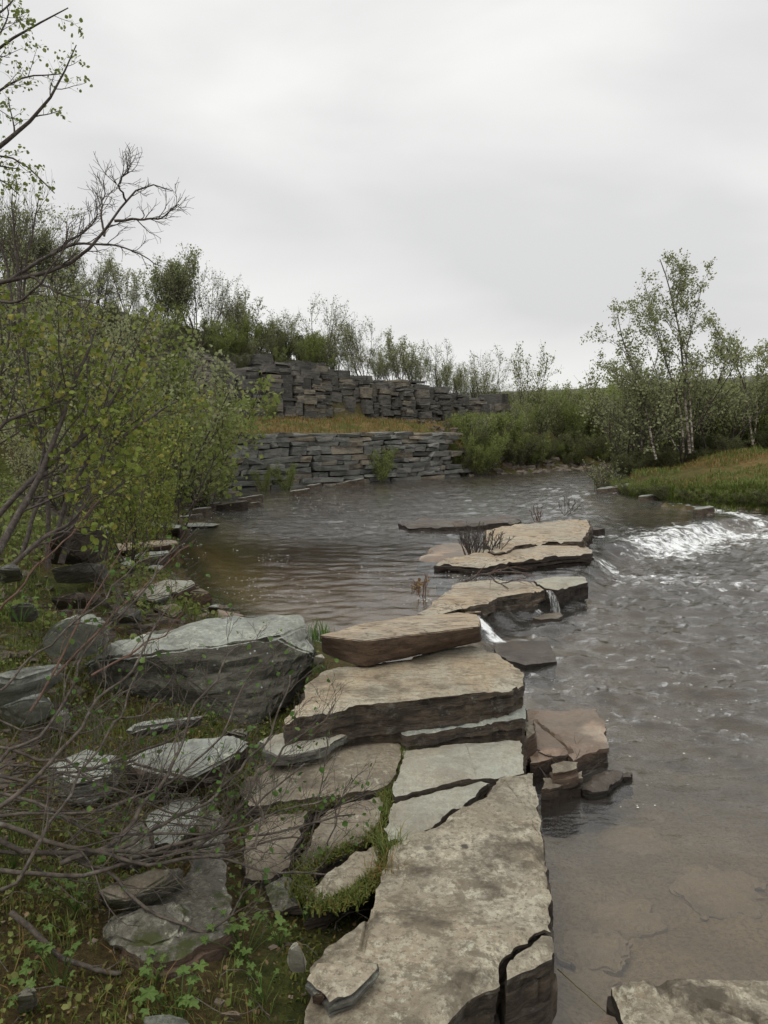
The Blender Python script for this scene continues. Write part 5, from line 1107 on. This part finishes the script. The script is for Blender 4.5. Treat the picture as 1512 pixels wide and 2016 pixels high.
custom_tree('bare dark birch limb reaching out over the slope against the sky',
            [[(-400, 800, 5.2), (-150, 590, 5.1), (0, 556, 5.0), (80, 543, 5.0), (158, 524, 5.0), (176, 495, 5.0), (205, 462, 5.0), (235, 420, 5.0), (255, 372, 5.0), (300, 345, 5.1), (340, 376, 5.2)],
             [(20, 552, 5.0), (80, 510, 5.0), (130, 484, 5.0), (200, 482, 5.0), (260, 488, 5.0), (300, 520, 5.0)], [(225, 435, 5.0), (262, 432, 5.0), (300, 432, 5.0), (330, 425, 5.0), (350, 400, 5.0)],
             [(205, 465, 5.0), (200, 420, 5.0), (205, 380, 5.1), (202, 355, 5.1)], [(248, 395, 5.0), (232, 362, 4.9), (255, 325, 4.9)], [(100, 500, 5.0), (140, 475, 5.1), (190, 440, 5.1), (190, 400, 5.1)], [(60, 545, 5.0), (110, 575, 4.9), (160, 590, 4.9), (200, 600, 4.9)], [(-60, 575, 5.0), (30, 600, 4.9), (80, 560, 4.8), (130, 480, 4.8), (135, 440, 4.8)]],
            [.030, .014, .010, .008, .007, .010, .009, .012], [SP(14, 6, .3, .99, 42, .26, .12, .18, .55, rmin=.0022), SP(5, 4, .25, 1, 42, .11, .08, .2, .6, rmin=.0016)], None, 'bark_dark', 'bark_dark', seed=413, wig=.008, K=20, r1=.003)
custom_tree('leafless twiggy birch standing high at the left edge', [st([(40, 640), (35, 540), (28, 450), (20, 380)], 11), st([(45, 640), (50, 540), (62, 450), (78, 390)], 11.2), st([(30, 640), (18, 560), (0, 470), (-10, 400)], 11.1)], [.03, .025, .025],
            [SP(14, 7, .2, .97, 28, .9, .35, .08, .5, rmin=.003), SP(6, 4, .2, 1, 30, .35, .2, .1, .6, rmin=.0022)], dict(n=1, size=.04, mat=M['leaf_mid'], t0=.1, spread=.03, levels=[-1], drop=.3), 'bark_dark', 'bark_grey', seed=414)

# foreground willow: long sweeping bare stems
wst = [[(-150, 1600, 2.3), (0, 1650, 2.35), (150, 1685, 2.4), (300, 1668, 2.45), (450, 1640, 2.55), (560, 1600, 2.65), (650, 1565, 2.7)],
       [(-150, 1590, 2.3), (0, 1622, 2.3), (90, 1652, 2.35), (230, 1690, 2.4), (340, 1695, 2.45), (440, 1690, 2.5), (500, 1715, 2.5), (560, 1722, 2.55), (650, 1720, 2.6)],
       [(100, 1680, 2.4), (170, 1700, 2.4), (240, 1740, 2.4), (330, 1822, 2.35), (390, 1845, 2.35), (430, 1835, 2.35), (470, 1790, 2.4), (500, 1745, 2.4)],
       [(-100, 1650, 2.2), (0, 1590, 2.25), (60, 1550, 2.3), (120, 1490, 2.4), (200, 1380, 2.55), (290, 1265, 2.7), (335, 1190, 2.8)],
       [(0, 1500, 2.5), (60, 1460, 2.6), (120, 1390, 2.7), (175, 1280, 2.8), (240, 1200, 2.9), (320, 1120, 3.0), (350, 1080, 3.1)],
       [(120, 1700, 2.35), (200, 1690, 2.4), (270, 1610, 2.5), (330, 1530, 2.6), (352, 1450, 2.7), (400, 1360, 2.8), (480, 1260, 2.95)],
       [(200, 1680, 2.4), (300, 1640, 2.5), (430, 1570, 2.6), (490, 1500, 2.7), (540, 1430, 2.8), (578, 1330, 2.9)],
       [(260, 1690, 2.45), (380, 1665, 2.5), (455, 1610, 2.6), (520, 1520, 2.7), (570, 1470, 2.8), (660, 1400, 2.9)],
       [(360, 1690, 2.5), (460, 1680, 2.5), (522, 1655, 2.5), (530, 1610, 2.55), (500, 1578, 2.6), (470, 1565, 2.65)],
       [(-120, 1560, 2.5), (0, 1535, 2.5), (140, 1520, 2.6), (260, 1500, 2.7), (360, 1440, 2.8), (430, 1370, 2.9)],
       [(-120, 1480, 2.6), (0, 1470, 2.6), (120, 1500, 2.6), (240, 1560, 2.6), (340, 1600, 2.6), (430, 1610, 2.7)],
       [(-120, 1700, 2.2), (0, 1705, 2.25), (120, 1725, 2.3), (240, 1715, 2.4), (360, 1690, 2.5), (480, 1640, 2.6), (620, 1620, 2.7), (700, 1600, 2.8)],
       [(-120, 1640, 2.3), (20, 1600, 2.35), (160, 1600, 2.45), (280, 1570, 2.55), (400, 1500, 2.7), (450, 1420, 2.8), (500, 1300, 2.9)],
       [(-100, 1400, 2.7), (0, 1420, 2.7), (80, 1440, 2.7), (200, 1430, 2.8), (330, 1380, 2.9)],
       [(-100, 1750, 2.1), (0, 1760, 2.15), (60, 1700, 2.2), (110, 1600, 2.3), (190, 1500, 2.4), (240, 1400, 2.6), (270, 1330, 2.7)],
       [(-120, 1530, 2.4), (0, 1555, 2.4), (100, 1600, 2.4), (200, 1640, 2.45), (330, 1650, 2.5), (460, 1625, 2.6), (540, 1560, 2.7), (600, 1500, 2.75)],
       [(-120, 1680, 2.35), (20, 1670, 2.35), (150, 1690, 2.4), (280, 1700, 2.45), (400, 1665, 2.5), (500, 1670, 2.6), (600, 1640, 2.7)],
       [(0, 1360, 2.9), (60, 1300, 3.0), (150, 1230, 3.1), (230, 1150, 3.2), (280, 1100, 3.3)]]
custom_tree('tangled bare grey willow sprawling over the foreground moss and slabs', wst, [.010, .009, .007, .008, .006, .009, .007, .006, .005, .006, .006, .008, .006, .004, .006, .006, .007, .005],
            [SP(10, 8, .2, .98, 32, .34, .14, .15, .5, rmin=.0013), SP(4, 6, .2, 1, 36, .17, .12, .2, .6, rmin=.0010), SP(3, 4, .3, 1, 36, .06, .1, .18, .6, rmin=.0008)],
            dict(n=1, size=.020, mat=M['leaf_bright'], t0=.5, spread=.008, fancy=True, levels=[-1], drop=.22), 'bark_grey', 'bark_grey', 'willow_shrub', 'shrub', seed=431, wig=.014, K=22, stem_name='stem', leaf_name='leaves', each=True, sides=7, r1=.0028)
custom_tree('second willow of dead horizontal twigs at the left edge', [[(-200, 1560 + 14 * k, 2.5 + .05 * k), (0, 1500 + 18 * k, 2.6 + .04 * k), (150, 1520 + 15 * k, 2.7), (300 + 20 * k, 1500 + 22 * k, 2.8)] for k in range(7)], .005,
            [SP(9, 7, .1, .98, 30, .45, .06, .15, .5, rmin=.0013), SP(4, 5, .15, 1, 38, .18, .1, .16, .6, rmin=.001)], dict(n=1, size=.020, mat=M['leaf_bright'], t0=.5, spread=.01, fancy=True, levels=[-1], drop=.25), 'bark_grey', 'bark_grey', 'willow_shrub', 'shrub', seed=432, wig=.02, K=14, stem_name='stem', leaf_name='leaves', each=True, sides=5, r1=.002)
custom_tree('fine brown saplings rising by the rounded boulder', [[(60, 1400, 3.2), (130, 1280, 3.3), (180, 1180, 3.4), (260, 1060, 3.5)], [(110, 1330, 3.4), (200, 1240, 3.4), (290, 1150, 3.5), (380, 1070, 3.6)], [(180, 1330, 3.3), (260, 1280, 3.4), (330, 1250, 3.5), (350, 1210, 3.5)], [(0, 1200, 3.5), (60, 1130, 3.5), (130, 1060, 3.6), (200, 980, 3.6)]], .006,
            [SP(6, 6, .2, .98, 28, .28, .2, .12, .5, rmin=.0013), SP(3, 4, .15, 1, 36, .12, .15, .16, .6, rmin=.001)], dict(n=2, size=.022, mat=M['leaf_bright'], t0=.2, spread=.01, fancy=True, levels=[-1], drop=.35), 'bark_brown', 'bark_brown', 'sapling_bush', 'bush', seed=433, wig=.012, stem_name='stem', leaf_name='leaves', each=True, r1=.002)
custom_tree('small upright willow twigs growing from the wide brown slab joint', [[(600, 1700, 2.9), (625, 1600, 2.95), (640, 1500, 3.0), (650, 1440, 3.0)], [(640, 1690, 2.9), (660, 1600, 2.9), (690, 1530, 2.9)], [(560, 1690, 2.8), (600, 1640, 2.8), (650, 1600, 2.8), (720, 1560, 2.8)]], .0035,
            [SP(8, 6, .3, .98, 32, .22, .2, .12, .6, rmin=.0011), SP(3, 4, .3, 1, 36, .08, .15, .16, .6, rmin=.0009)], dict(n=1, size=.018, mat=M['leaf_bright'], t0=.4, spread=.006, fancy=True, levels=[-1], drop=.35), 'bark_grey', 'bark_grey', 'willow_shrub', 'shrub', seed=434, wig=.008, stem_name='stem', leaf_name='leaves', each=True, r1=.0015)
custom_tree('dead stick with a broken tip lying at the lower left', [[(20, 1795, 2.2), (60, 1835, 2.2), (110, 1880, 2.2), (180, 1910, 2.22), (243, 1925, 2.24)]], .009, [SP(4, 5, .3, .9, 40, .1, .05, .1, .5)], None, 'bark_grey', 'bark_grey', 'dead_stick', 'stick', seed=435, wig=.006, stem_name='stem', r1=.007)
# twiggy shrubs on mid-stream slabs
pz = onz(930, 1102, .22)
def twig_bush(label, px, py, z, h, n, spread, seed, bark='bark_dark', leaf=None, name='twiggy_shrub', cat='shrub', rmin=.003, n1=5, n2=3):
    b = onz(px, py, z); dep = b[1] * _cp - (b[2] - CZ) * _sp; rg = np.random.default_rng(seed); P = []
    for i in range(n):
        a = rg.uniform(0, 6.28); l = spread * rg.uniform(.3, 1); hh = h * rg.uniform(.6, 1); k0 = b + np.array([rg.normal(0, .04), rg.normal(0, .04), -.03])
        P.append(resample([k0, k0 + np.array([math.cos(a) * l * .6, math.sin(a) * l * .6, hh * .45]), k0 + np.array([math.cos(a) * l, math.sin(a) * l, hh])], 8, rg, .012))
    P = np.array(P); Rr = np.linspace(.007, .003, 8)[None].repeat(n, 0); P -= b; root = thing(name, label, cat, b)
    A, Ar = sprout(rg, P, Rr, n1, 5, .3, 1, 28, h * .35, .15, .12, .6, .5, .4, rmin); B, Br = sprout(rg, A, Ar, n2, 4, .2, 1, 32, h * .16, .15, .12, .6, .5, .4, rmin)
    obj('stem', tube_mesh('stem', [(P, Rr, 4, 0)], [M[bark]]), root); tag(obj('twigs', tube_mesh('twigs', [(A, Ar, 3, 0), (B, Br, 3, 0)], [M[bark]]), root), kind='stuff')
    if leaf: tag(obj('leaves', leaf_mesh('leaves', rg, B, 3, .035, M[leaf], .2, .02), root), kind='stuff')
    return root
twig_bush('dark leafless shrub rooted between the layered mid-stream slabs', 928, 1098, .24, .46, 20, .26, 501, leaf=None)
twig_bush('smaller leafless shrub right of the dark one on the layered slab', 968, 1083, .34, .30, 10, .22, 502)
twig_bush('few dry stalks behind the broad pale slab', 1060, 1024, .35, .25, 6, .15, 503, 'bark_brown')
twig_bush('red-brown twigs standing out of the calm pool', 838, 1180, .18, .34, 3, .12, 504, 'bark_brown', name='twig_cluster', cat='twigs', n1=3, n2=3, rmin=.002)
twig_bush('withered twigs with brown catkins in the pool edge', 822, 1162, .18, .12, 4, .10, 505, 'bark_brown', leaf='grass_dead', name='twig_cluster', cat='twigs', n1=3, n2=2, rmin=.002)
twig_bush('leafless willow trailing from the island tip into the water', 1190, 968, .2, .75, 14, .8, 506, 'bark_grey', leaf='leaf_far', rmin=.006)
twig_bush('drowned twigs in the current above the broad pale slab', 1115, 1012, .2, .35, 7, .35, 507, 'bark_grey', rmin=.003)
custom_tree('driftwood branches stranded on the tan outcrop slab', [[(918, 1144, 7.9), (940, 1130, 7.95), (965, 1128, 8.0), (975, 1145, 7.9), (1003, 1157, 7.8)], [(930, 1135, 8.0), (975, 1127, 8.0), (1015, 1124, 8.0), (1035, 1132, 8.0)], [(960, 1130, 8), (1000, 1118, 8.1), (1035, 1128, 8.1)], [(985, 1150, 7.9), (1010, 1142, 7.9), (1045, 1135, 8)]], [.014, .012, .009, .008],
            [SP(5, 5, .2, .95, 35, .3, .0, .15, .5, rmin=.003)], None, 'bark_dark', 'bark_brown', 'driftwood', 'driftwood', seed=441, wig=.012, stem_name='stem', r1=.005)
custom_tree('thin twigs caught on the wet rust-brown block', [[(1055, 1475, 4.35), (1085, 1500, 4.3), (1130, 1530, 4.15), (1180, 1520, 4.2)], [(1050, 1500, 4.3), (1090, 1550, 4.1), (1110, 1540, 4.1), (1130, 1520, 4.2)], [(1060, 1480, 4.3), (1110, 1490, 4.3), (1150, 1480, 4.4)]], .004,
            [SP(6, 5, .1, .95, 40, .2, .05, .15, .5, rmin=.0013), SP(3, 4, .2, 1, 40, .08, .1, .2, .6, rmin=.001)], None, 'bark_dark', 'bark_dark', 'driftwood', 'driftwood', seed=442, wig=.01, stem_name='stem', r1=.002)
custom_tree('pale reed stalk lying in the shallow water by the long slab', [[(1098, 1908, 2.60), (1150, 1955, 2.52), (1195, 1995, 2.45)]], .0022, [], None, 'grass_dead', 'bark_grey', 'fallen_reed', 'reed', seed=443, wig=.001, stem_name='stem', r1=.0012, sides=4)
# trickle waterfall
wfp = [onz(1080, 1160, .26), onz(1086, 1166, .22)]; a0 = onz(1080, 1162, .25); b0 = onz(1092, 1208, .0)
rr_ = np.random.default_rng(3); V = []; nC = 9; nRr = 12
for j in range(nRr):
    f = j / (nRr - 1); c = a0 * (1 - f) + b0 * f; c = c + np.array([0, -.06 * math.sin(f * 2.2), .05 * math.sin(f * 3.14)])
    for i in range(nC): g = i / (nC - 1) - .5; V.append(c + np.array([g * (.055 + .05 * f), .015 * math.sin(i * 2.3 + j * .7) - .03 * abs(g), 0]))
q = [(j * nC + i, j * nC + i + 1, (j + 1) * nC + i + 1, (j + 1) * nC + i) for j in range(nRr - 1) for i in range(nC - 1)]
t = NT('falling_water'); gg = t.n('ShaderNodeNewGeometry').outputs['Position']; nz_ = t.ramp(t.noise(60, 4, .6, gg, stretch=(1, 1, .12)), .42, .6, .05, .55)
tr = t.n('ShaderNodeBsdfTransparent'); df = t.n('ShaderNodeBsdfPrincipled'); df.inputs['Base Color'].default_value = (.7, .72, .72, 1); df.inputs['Roughness'].default_value = .25
mx = t.n('ShaderNodeMixShader'); t.l(nz_, mx.inputs[0]); t.l(tr.outputs[0], mx.inputs[1]); t.l(df.outputs[0], mx.inputs[2]); t.l(mx.outputs[0], t.out.inputs[0])
tag(obj('waterfall', mesh_np('waterfall', V, [q], [t.m], smooth=True)), 'thin trickle of water falling between the mid-stream slabs', 'waterfall')

# ------------------------------------------------------------------ ground vegetation
def blades(name, label, P, h, w, mat, seed, lean=.5, cat='grass'):
    rg = np.random.default_rng(seed); n = len(P); hh = (h * rg.uniform(.4, 1.2, n))[:, None]; a = rg.uniform(0, 6.28, n); dr = np.stack([np.cos(a), np.sin(a), 0 * a], -1); sd_ = np.stack([-np.sin(a), np.cos(a), 0 * a], -1)
    ln = (lean * rg.random(n))[:, None]; ww = w * rg.uniform(.6, 1.2, n)[:, None]; up = np.array([0, 0, 1.0])
    m = P + up * hh * .55 + dr * hh * ln * .35; tp = P + up * hh * (1 - .3 * ln) + dr * hh * ln
    V = np.stack([P - sd_ * ww / 2, P + sd_ * ww / 2, m + sd_ * ww * .4, m - sd_ * ww * .4, tp], 1).reshape(-1, 3); b = np.arange(n)[:, None] * 5
    me = mesh_np(name, V, [b + np.array([[0, 1, 2, 3]]), b + np.array([[3, 2, 4]])], [mat]); o = obj(name, me); return tag(o, label, cat, None, 'stuff')
def scatter(n, region, seed, zmin=.28, nz=None):
    """region(px,py) in world via uniform area sampling over x,y box with mask"""
    rg = np.random.default_rng(seed); x0, x1, y0, y1, mask = region; out = []
    tot = 0
    while tot < n:
        x = rg.uniform(x0, x1, n); y = rg.uniform(y0, y1, n); z = ground(x, y); m = (z > zmin) & mask(x, y, z)
        if nz: m &= fbm(np.stack([x, y], -1) * nz[0], 3, seed) > nz[1]
        out.append(np.stack([x, y, z], -1)[m]); tot += int(m.sum())
        if len(out) > 30: break
    return np.concatenate(out)[:n]
near_mask = lambda x, y, z: (x < -.16 - .10 * (y - 2)) | ((x < .15) & (y > 2.3) & (y < 4.2) & (z > .2))
P = scatter(26000, (-3.2, .1, 1.2, 5.5, near_mask), 601, .2, (2.2, -.15)); blades('moss_tufts', 'deep green and rusty moss cushions over the near bank', P, .022, .010, M['moss'], 602, 1.2, 'moss')
P = scatter(21000, (-3.2, .0, 1.2, 6, near_mask), 603, .2, (1.6, .02)); blades('bank_grass', 'short green grass on the near left bank', P, .060, .0035, M['grass'], 604, .9)
P = scatter(1600, (-3.0, .0, 1.2, 5, near_mask), 605, .2, (1.2, .1)); blades('dry_grass', 'straw-coloured dry grass blades on the near bank', P, .10, .003, M['grass_dead'], 606, 1.2)
P = scatter(14000, (-7, -.8, 4.5, 13, lambda x, y, z: x < -.6 - (y - 5) * .2), 607, .3, (1.2, -.1)); blades('slope_grass', 'grass and low herbs over the left slope', P, .09, .008, M['grass'], 608, .8)
P = sd_pts(9000, -1, 19, .5, 4.2, 611); P = P[P[:, 2] > .5]; blades('ledge_grass', 'orange and green tussock grass on the ledge above the wall', P, .16, .018, M['grass_dead'], 612, .8)
P = sd_pts(5000, -1, 19, .5, 4.2, 613); P = P[P[:, 2] > .5]; blades('ledge_green_grass', 'green grass patches on the ledge above the wall', P, .14, .018, M['grass'], 614, .8)
P = sd_pts(5000, 3, 19, 4.9, 7.5, 615); blades('ridge_grass', 'grass and heath along the cliff top', P, .14, .02, M['grass'], 616, .8)
ism = lambda x, y, z: (y > 14.5) & (x > 6.5)
P = scatter(13000, (6.5, 18, 14.5, 24, ism), 621, .45, (.7, .02)); blades('island_dead_grass', 'brown winter grass on the island bank', P, .15, .014, M['grass_dead'], 622, 1.0)
P = scatter(26000, (6.5, 18, 14.5, 24, ism), 623, .16, (.9, -.2)); blades('island_grass', 'green grass and heath hanging over the island bank', P, .13, .016, M['grass'], 624, 1.0)
blades('island_edge_sedge', 'dark sedge and heath hanging down the island bank edge', ISLE_EDGE, .14, .016, M['grass'], 626, 1.1)
# herb carpet: little round leaves
P = scatter(5500, (-3.2, -.05, 1.2, 5.5, near_mask), 631, .2, (1.4, .0)); rg = np.random.default_rng(5); P[:, 2] += rg.uniform(.005, .05, len(P))
tag(obj('low_herbs', leaf_mesh('low_herbs', rg, np.repeat(P[:, None], 2, 1), 1, .020, M['leaf_mid'], 0, .006, True, 1.6)), 'carpet of tiny round green leaves on the near bank', 'herbs', None, 'stuff')
P = scatter(6000, (-7, -.9, 4.5, 12, lambda x, y, z: x < -.8 - (y - 5) * .2), 633, .3, (.9, .0)); P[:, 2] += rg.uniform(.01, .12, len(P))
tag(obj('slope_herbs', leaf_mesh('slope_herbs', rg, np.repeat(P[:, None], 2, 1), 1, .045, M['leaf_mid'], 0, .02, True, 1.2)), 'low leafy herbs over the left slope', 'herbs', None, 'stuff')
# fallen leaves, twigs and small stones on the bank floor
M['litter'] = mat_leaf('fallen_leaf', (0.12, 0.075, 0.035), (0.24, 0.17, 0.09), (0.07, 0.05, 0.03), 0.1)
P = scatter(6500, (-3.2, .0, 1.2, 6, near_mask), 661, .2); P[:, 2] += rg.uniform(.004, .03, len(P))
tag(obj('leaf_litter', leaf_mesh('leaf_litter', rg, np.repeat(P[:, None], 2, 1), 1, .014, M['litter'], 0, .006, True, 1.8)), 'brown fallen leaves scattered over the near bank', 'leaf litter', None, 'stuff')
P = scatter(1500, (-3.2, .0, 1.2, 6, near_mask), 662, .2); a_ = rg.uniform(0, 6.28, len(P)); L_ = rg.uniform(.05, .22, len(P))
Q = np.stack([P + np.array([0, 0, .02]) + np.stack([np.cos(a_) * L_ * f, np.sin(a_) * L_ * f, .03 * np.sin(f * 3 + a_)], -1) + rg.normal(0, .006, P.shape) for f in (0, .35, .7, 1)], 1)
tag(obj('fallen_twigs', tube_mesh('fallen_twigs', [(Q, np.full(Q.shape[:2], .0016), 3, 0)], [M['bark_grey']])), 'dry grey twigs littering the moss of the near bank', 'twigs', None, 'stuff')
P = scatter(500, (-3.2, .1, 1.2, 6, near_mask), 663, .2); rubble('bank_pebbles', 'small slate chips lying in the moss of the near bank', P, rg.uniform(.015, .06, len(P)) * .6, M['rubble'], 664)
# crevice grass along slab joints
def along(lines, n, z, jit, seed):
    rg = np.random.default_rng(seed); out = []
    segs = [(onz(*a, z), onz(*b, z)) for l in lines for a, b in zip(l[:-1], l[1:])]; L = np.array([np.linalg.norm(b - a) for a, b in segs]); pk = rg.choice(len(segs), n, p=L / L.sum())
    for k in pk: a, b = segs[k]; f = rg.random(); out.append(a * (1 - f) + b * f + np.array([rg.normal(0, jit), rg.normal(0, jit), 0]))
    return np.array(out)
joints = [[(795, 1450), (785, 1510), (765, 1545), (755, 1600), (735, 1645), (750, 1660), (765, 1700), (755, 1740)], [(765, 1545), (690, 1565), (620, 1590), (540, 1600)], [(735, 1645), (690, 1668), (640, 1690), (600, 1710)], [(780, 1570), (860, 1550)], [(600, 1720), (590, 1760), (640, 1790), (700, 1770), (740, 1730)]]
blades('joint_moss', 'moss growing in the joints between the slabs', along(joints, 9000, .36, .020, 641), .028, .008, M['moss'], 642, 1.2, 'moss')
blades('joint_grass', 'fine green grass in the joints between the slabs', along(joints, 2600, .35, .016, 643), .055, .003, M['grass'], 644, .9)
def tuft(label, px, py, z, n, h, w, mat, seed, rad=.04, lean=.9):
    rg = np.random.default_rng(seed); b = onz(px, py, z); P = b + np.stack([rg.normal(0, rad, n), rg.normal(0, rad, n), 0 * rg.random(n)], -1); o = blades('grass_tuft', label, P - b, h, w, mat, seed, lean, 'grass tuft'); o.location = b; del o['kind']; return o
tuft('bright green grass tuft between the huge block and the brown block', 628, 1262, .60, 90, .14, .005, M['grass_bright'], 651, .035)
tuft('lower green grass tuft by the white stone chip', 632, 1322, .52, 60, .08, .005, M['grass_bright'], 652, .03)
tuft('dry straw tuft hanging from the slab joint', 762, 1740, .33, 120, .13, .003, M['grass_dead'], 653, .03, 1.3)
tuft('green sedge tuft in the slab joint above the dry straw', 772, 1680, .36, 110, .10, .0035, M['grass'], 654, .03, 1.2)
tuft('dry grass tuft by the pool bushes', 300, 1160, .45, 70, .14, .005, M['grass_dead'], 655, .05)

# leafy herbs with lobed leaves in the lower left
def lobed_leaf(r, rg):
    n = 5; ang = np.linspace(-2.2, 2.2, n); V = [(0, 0, 0)]
    pts = []
    for i, a in enumerate(ang):
        for da, rr2 in ((-.42, .62), (-.22, .86), (-.06, 1.0), (.10, .96), (.24, .84)): pts.append((math.sin(a + da) * rr2 * r * (1 - .12 * abs(a)), math.cos(a + da) * rr2 * r * (1 - .12 * abs(a)), .10 * r * rr2 - .14 * r * (rr2 > .95)))
    pts.append((math.sin(2.55) * .5 * r, math.cos(2.55) * .5 * r, 0)); V += pts
    F_ = [(0, i + 2, i + 1) for i in range(len(pts) - 1)]
    return np.array(V), np.array(F_)
LEAFM = []
for i in range(4):
    v, f = lobed_leaf(1.0, None); v = v + np.random.default_rng(i).normal(0, .03, v.shape) * np.array([1, 1, 1]); LEAFM.append(mesh_np('leaf', v, [f], [M['leaf_bright']]))
def herb(label, px, py, z, n, size, spread, h, seed):
    rg = np.random.default_rng(seed); b = onz(px, py, z); root = thing('leafy_herb', label, 'plant', b); st_ = []
    for i in range(n):
        a = rg.uniform(0, 6.28); l = spread * math.sqrt(rg.random()); tip = np.array([math.cos(a) * l, math.sin(a) * l, h * rg.uniform(.5, 1.1)])
        st_.append(resample([(0, 0, -.03), tip * np.array([.5, .5, .7]), tip], 5)); o = obj('leaf', LEAFM[int(rg.integers(4))], root, tip); s = size * .8 * rg.uniform(.5, 1.15); o.scale = (s, s, s)
        o.rotation_euler = (rg.normal(-.25, .3), rg.normal(0, .3), rg.uniform(0, 6.28))
    P = np.array(st_); obj('stem', tube_mesh('stem', [(P, np.full(P.shape[:2], .0014), 3, 0)], [M['leaf_bright']]), root)
for a in [('lobed bright green herb spreading below the upright slate edge', 480, 1880, .36, 20, .030, .13, .10, 1), ('large lobed leaves at the bottom edge', 355, 2010, .38, 14, .040, .11, .10, 2), ('lobed herb with three big leaves near the bottom', 300, 1950, .38, 8, .034, .07, .09, 3),
          ('lobed herb at the lower left beside the dead stick', 120, 1935, .42, 12, .030, .09, .12, 4), ('tall herb at the left edge under the willow', 25, 1700, .50, 14, .030, .10, .22, 5), ('small herb climbing by the upright slate edge', 480, 1770, .36, 9, .024, .07, .07, 6),
          ('herb patch among willow stems', 150, 1780, .46, 14, .026, .12, .10, 7), ('light green herb at the far lower left corner', 60, 2000, .42, 10, .028, .10, .10, 8), ('little herb beneath the jagged slab', 600, 1800, .34, 7, .016, .06, .05, 9), ('herb sprig at the foot of the thick mossy slab', 210, 1560, .48, 10, .022, .10, .12, 10),
          ('herb sprig under the huge block overhang', 420, 1420, .42, 12, .020, .10, .10, 11), ('bright herb sprig amid the twigs left of the thick mossy slab', 190, 1450, .58, 14, .022, .12, .14, 12), ('herb clump beside the grey shore stones', 255, 1215, .60, 16, .026, .16, .16, 13), ('herb clump by the rounded boulder', 40, 1225, .9, 16, .028, .16, .14, 14), ('narrow herb clump at the edge of the moss and long slab', 550, 1850, .35, 9, .018, .06, .06, 15), ('pale herb clump near the small cobble', 520, 1960, .36, 10, .016, .08, .05, 16)]: herb(*a)
print('objects', len(bpy.data.objects))
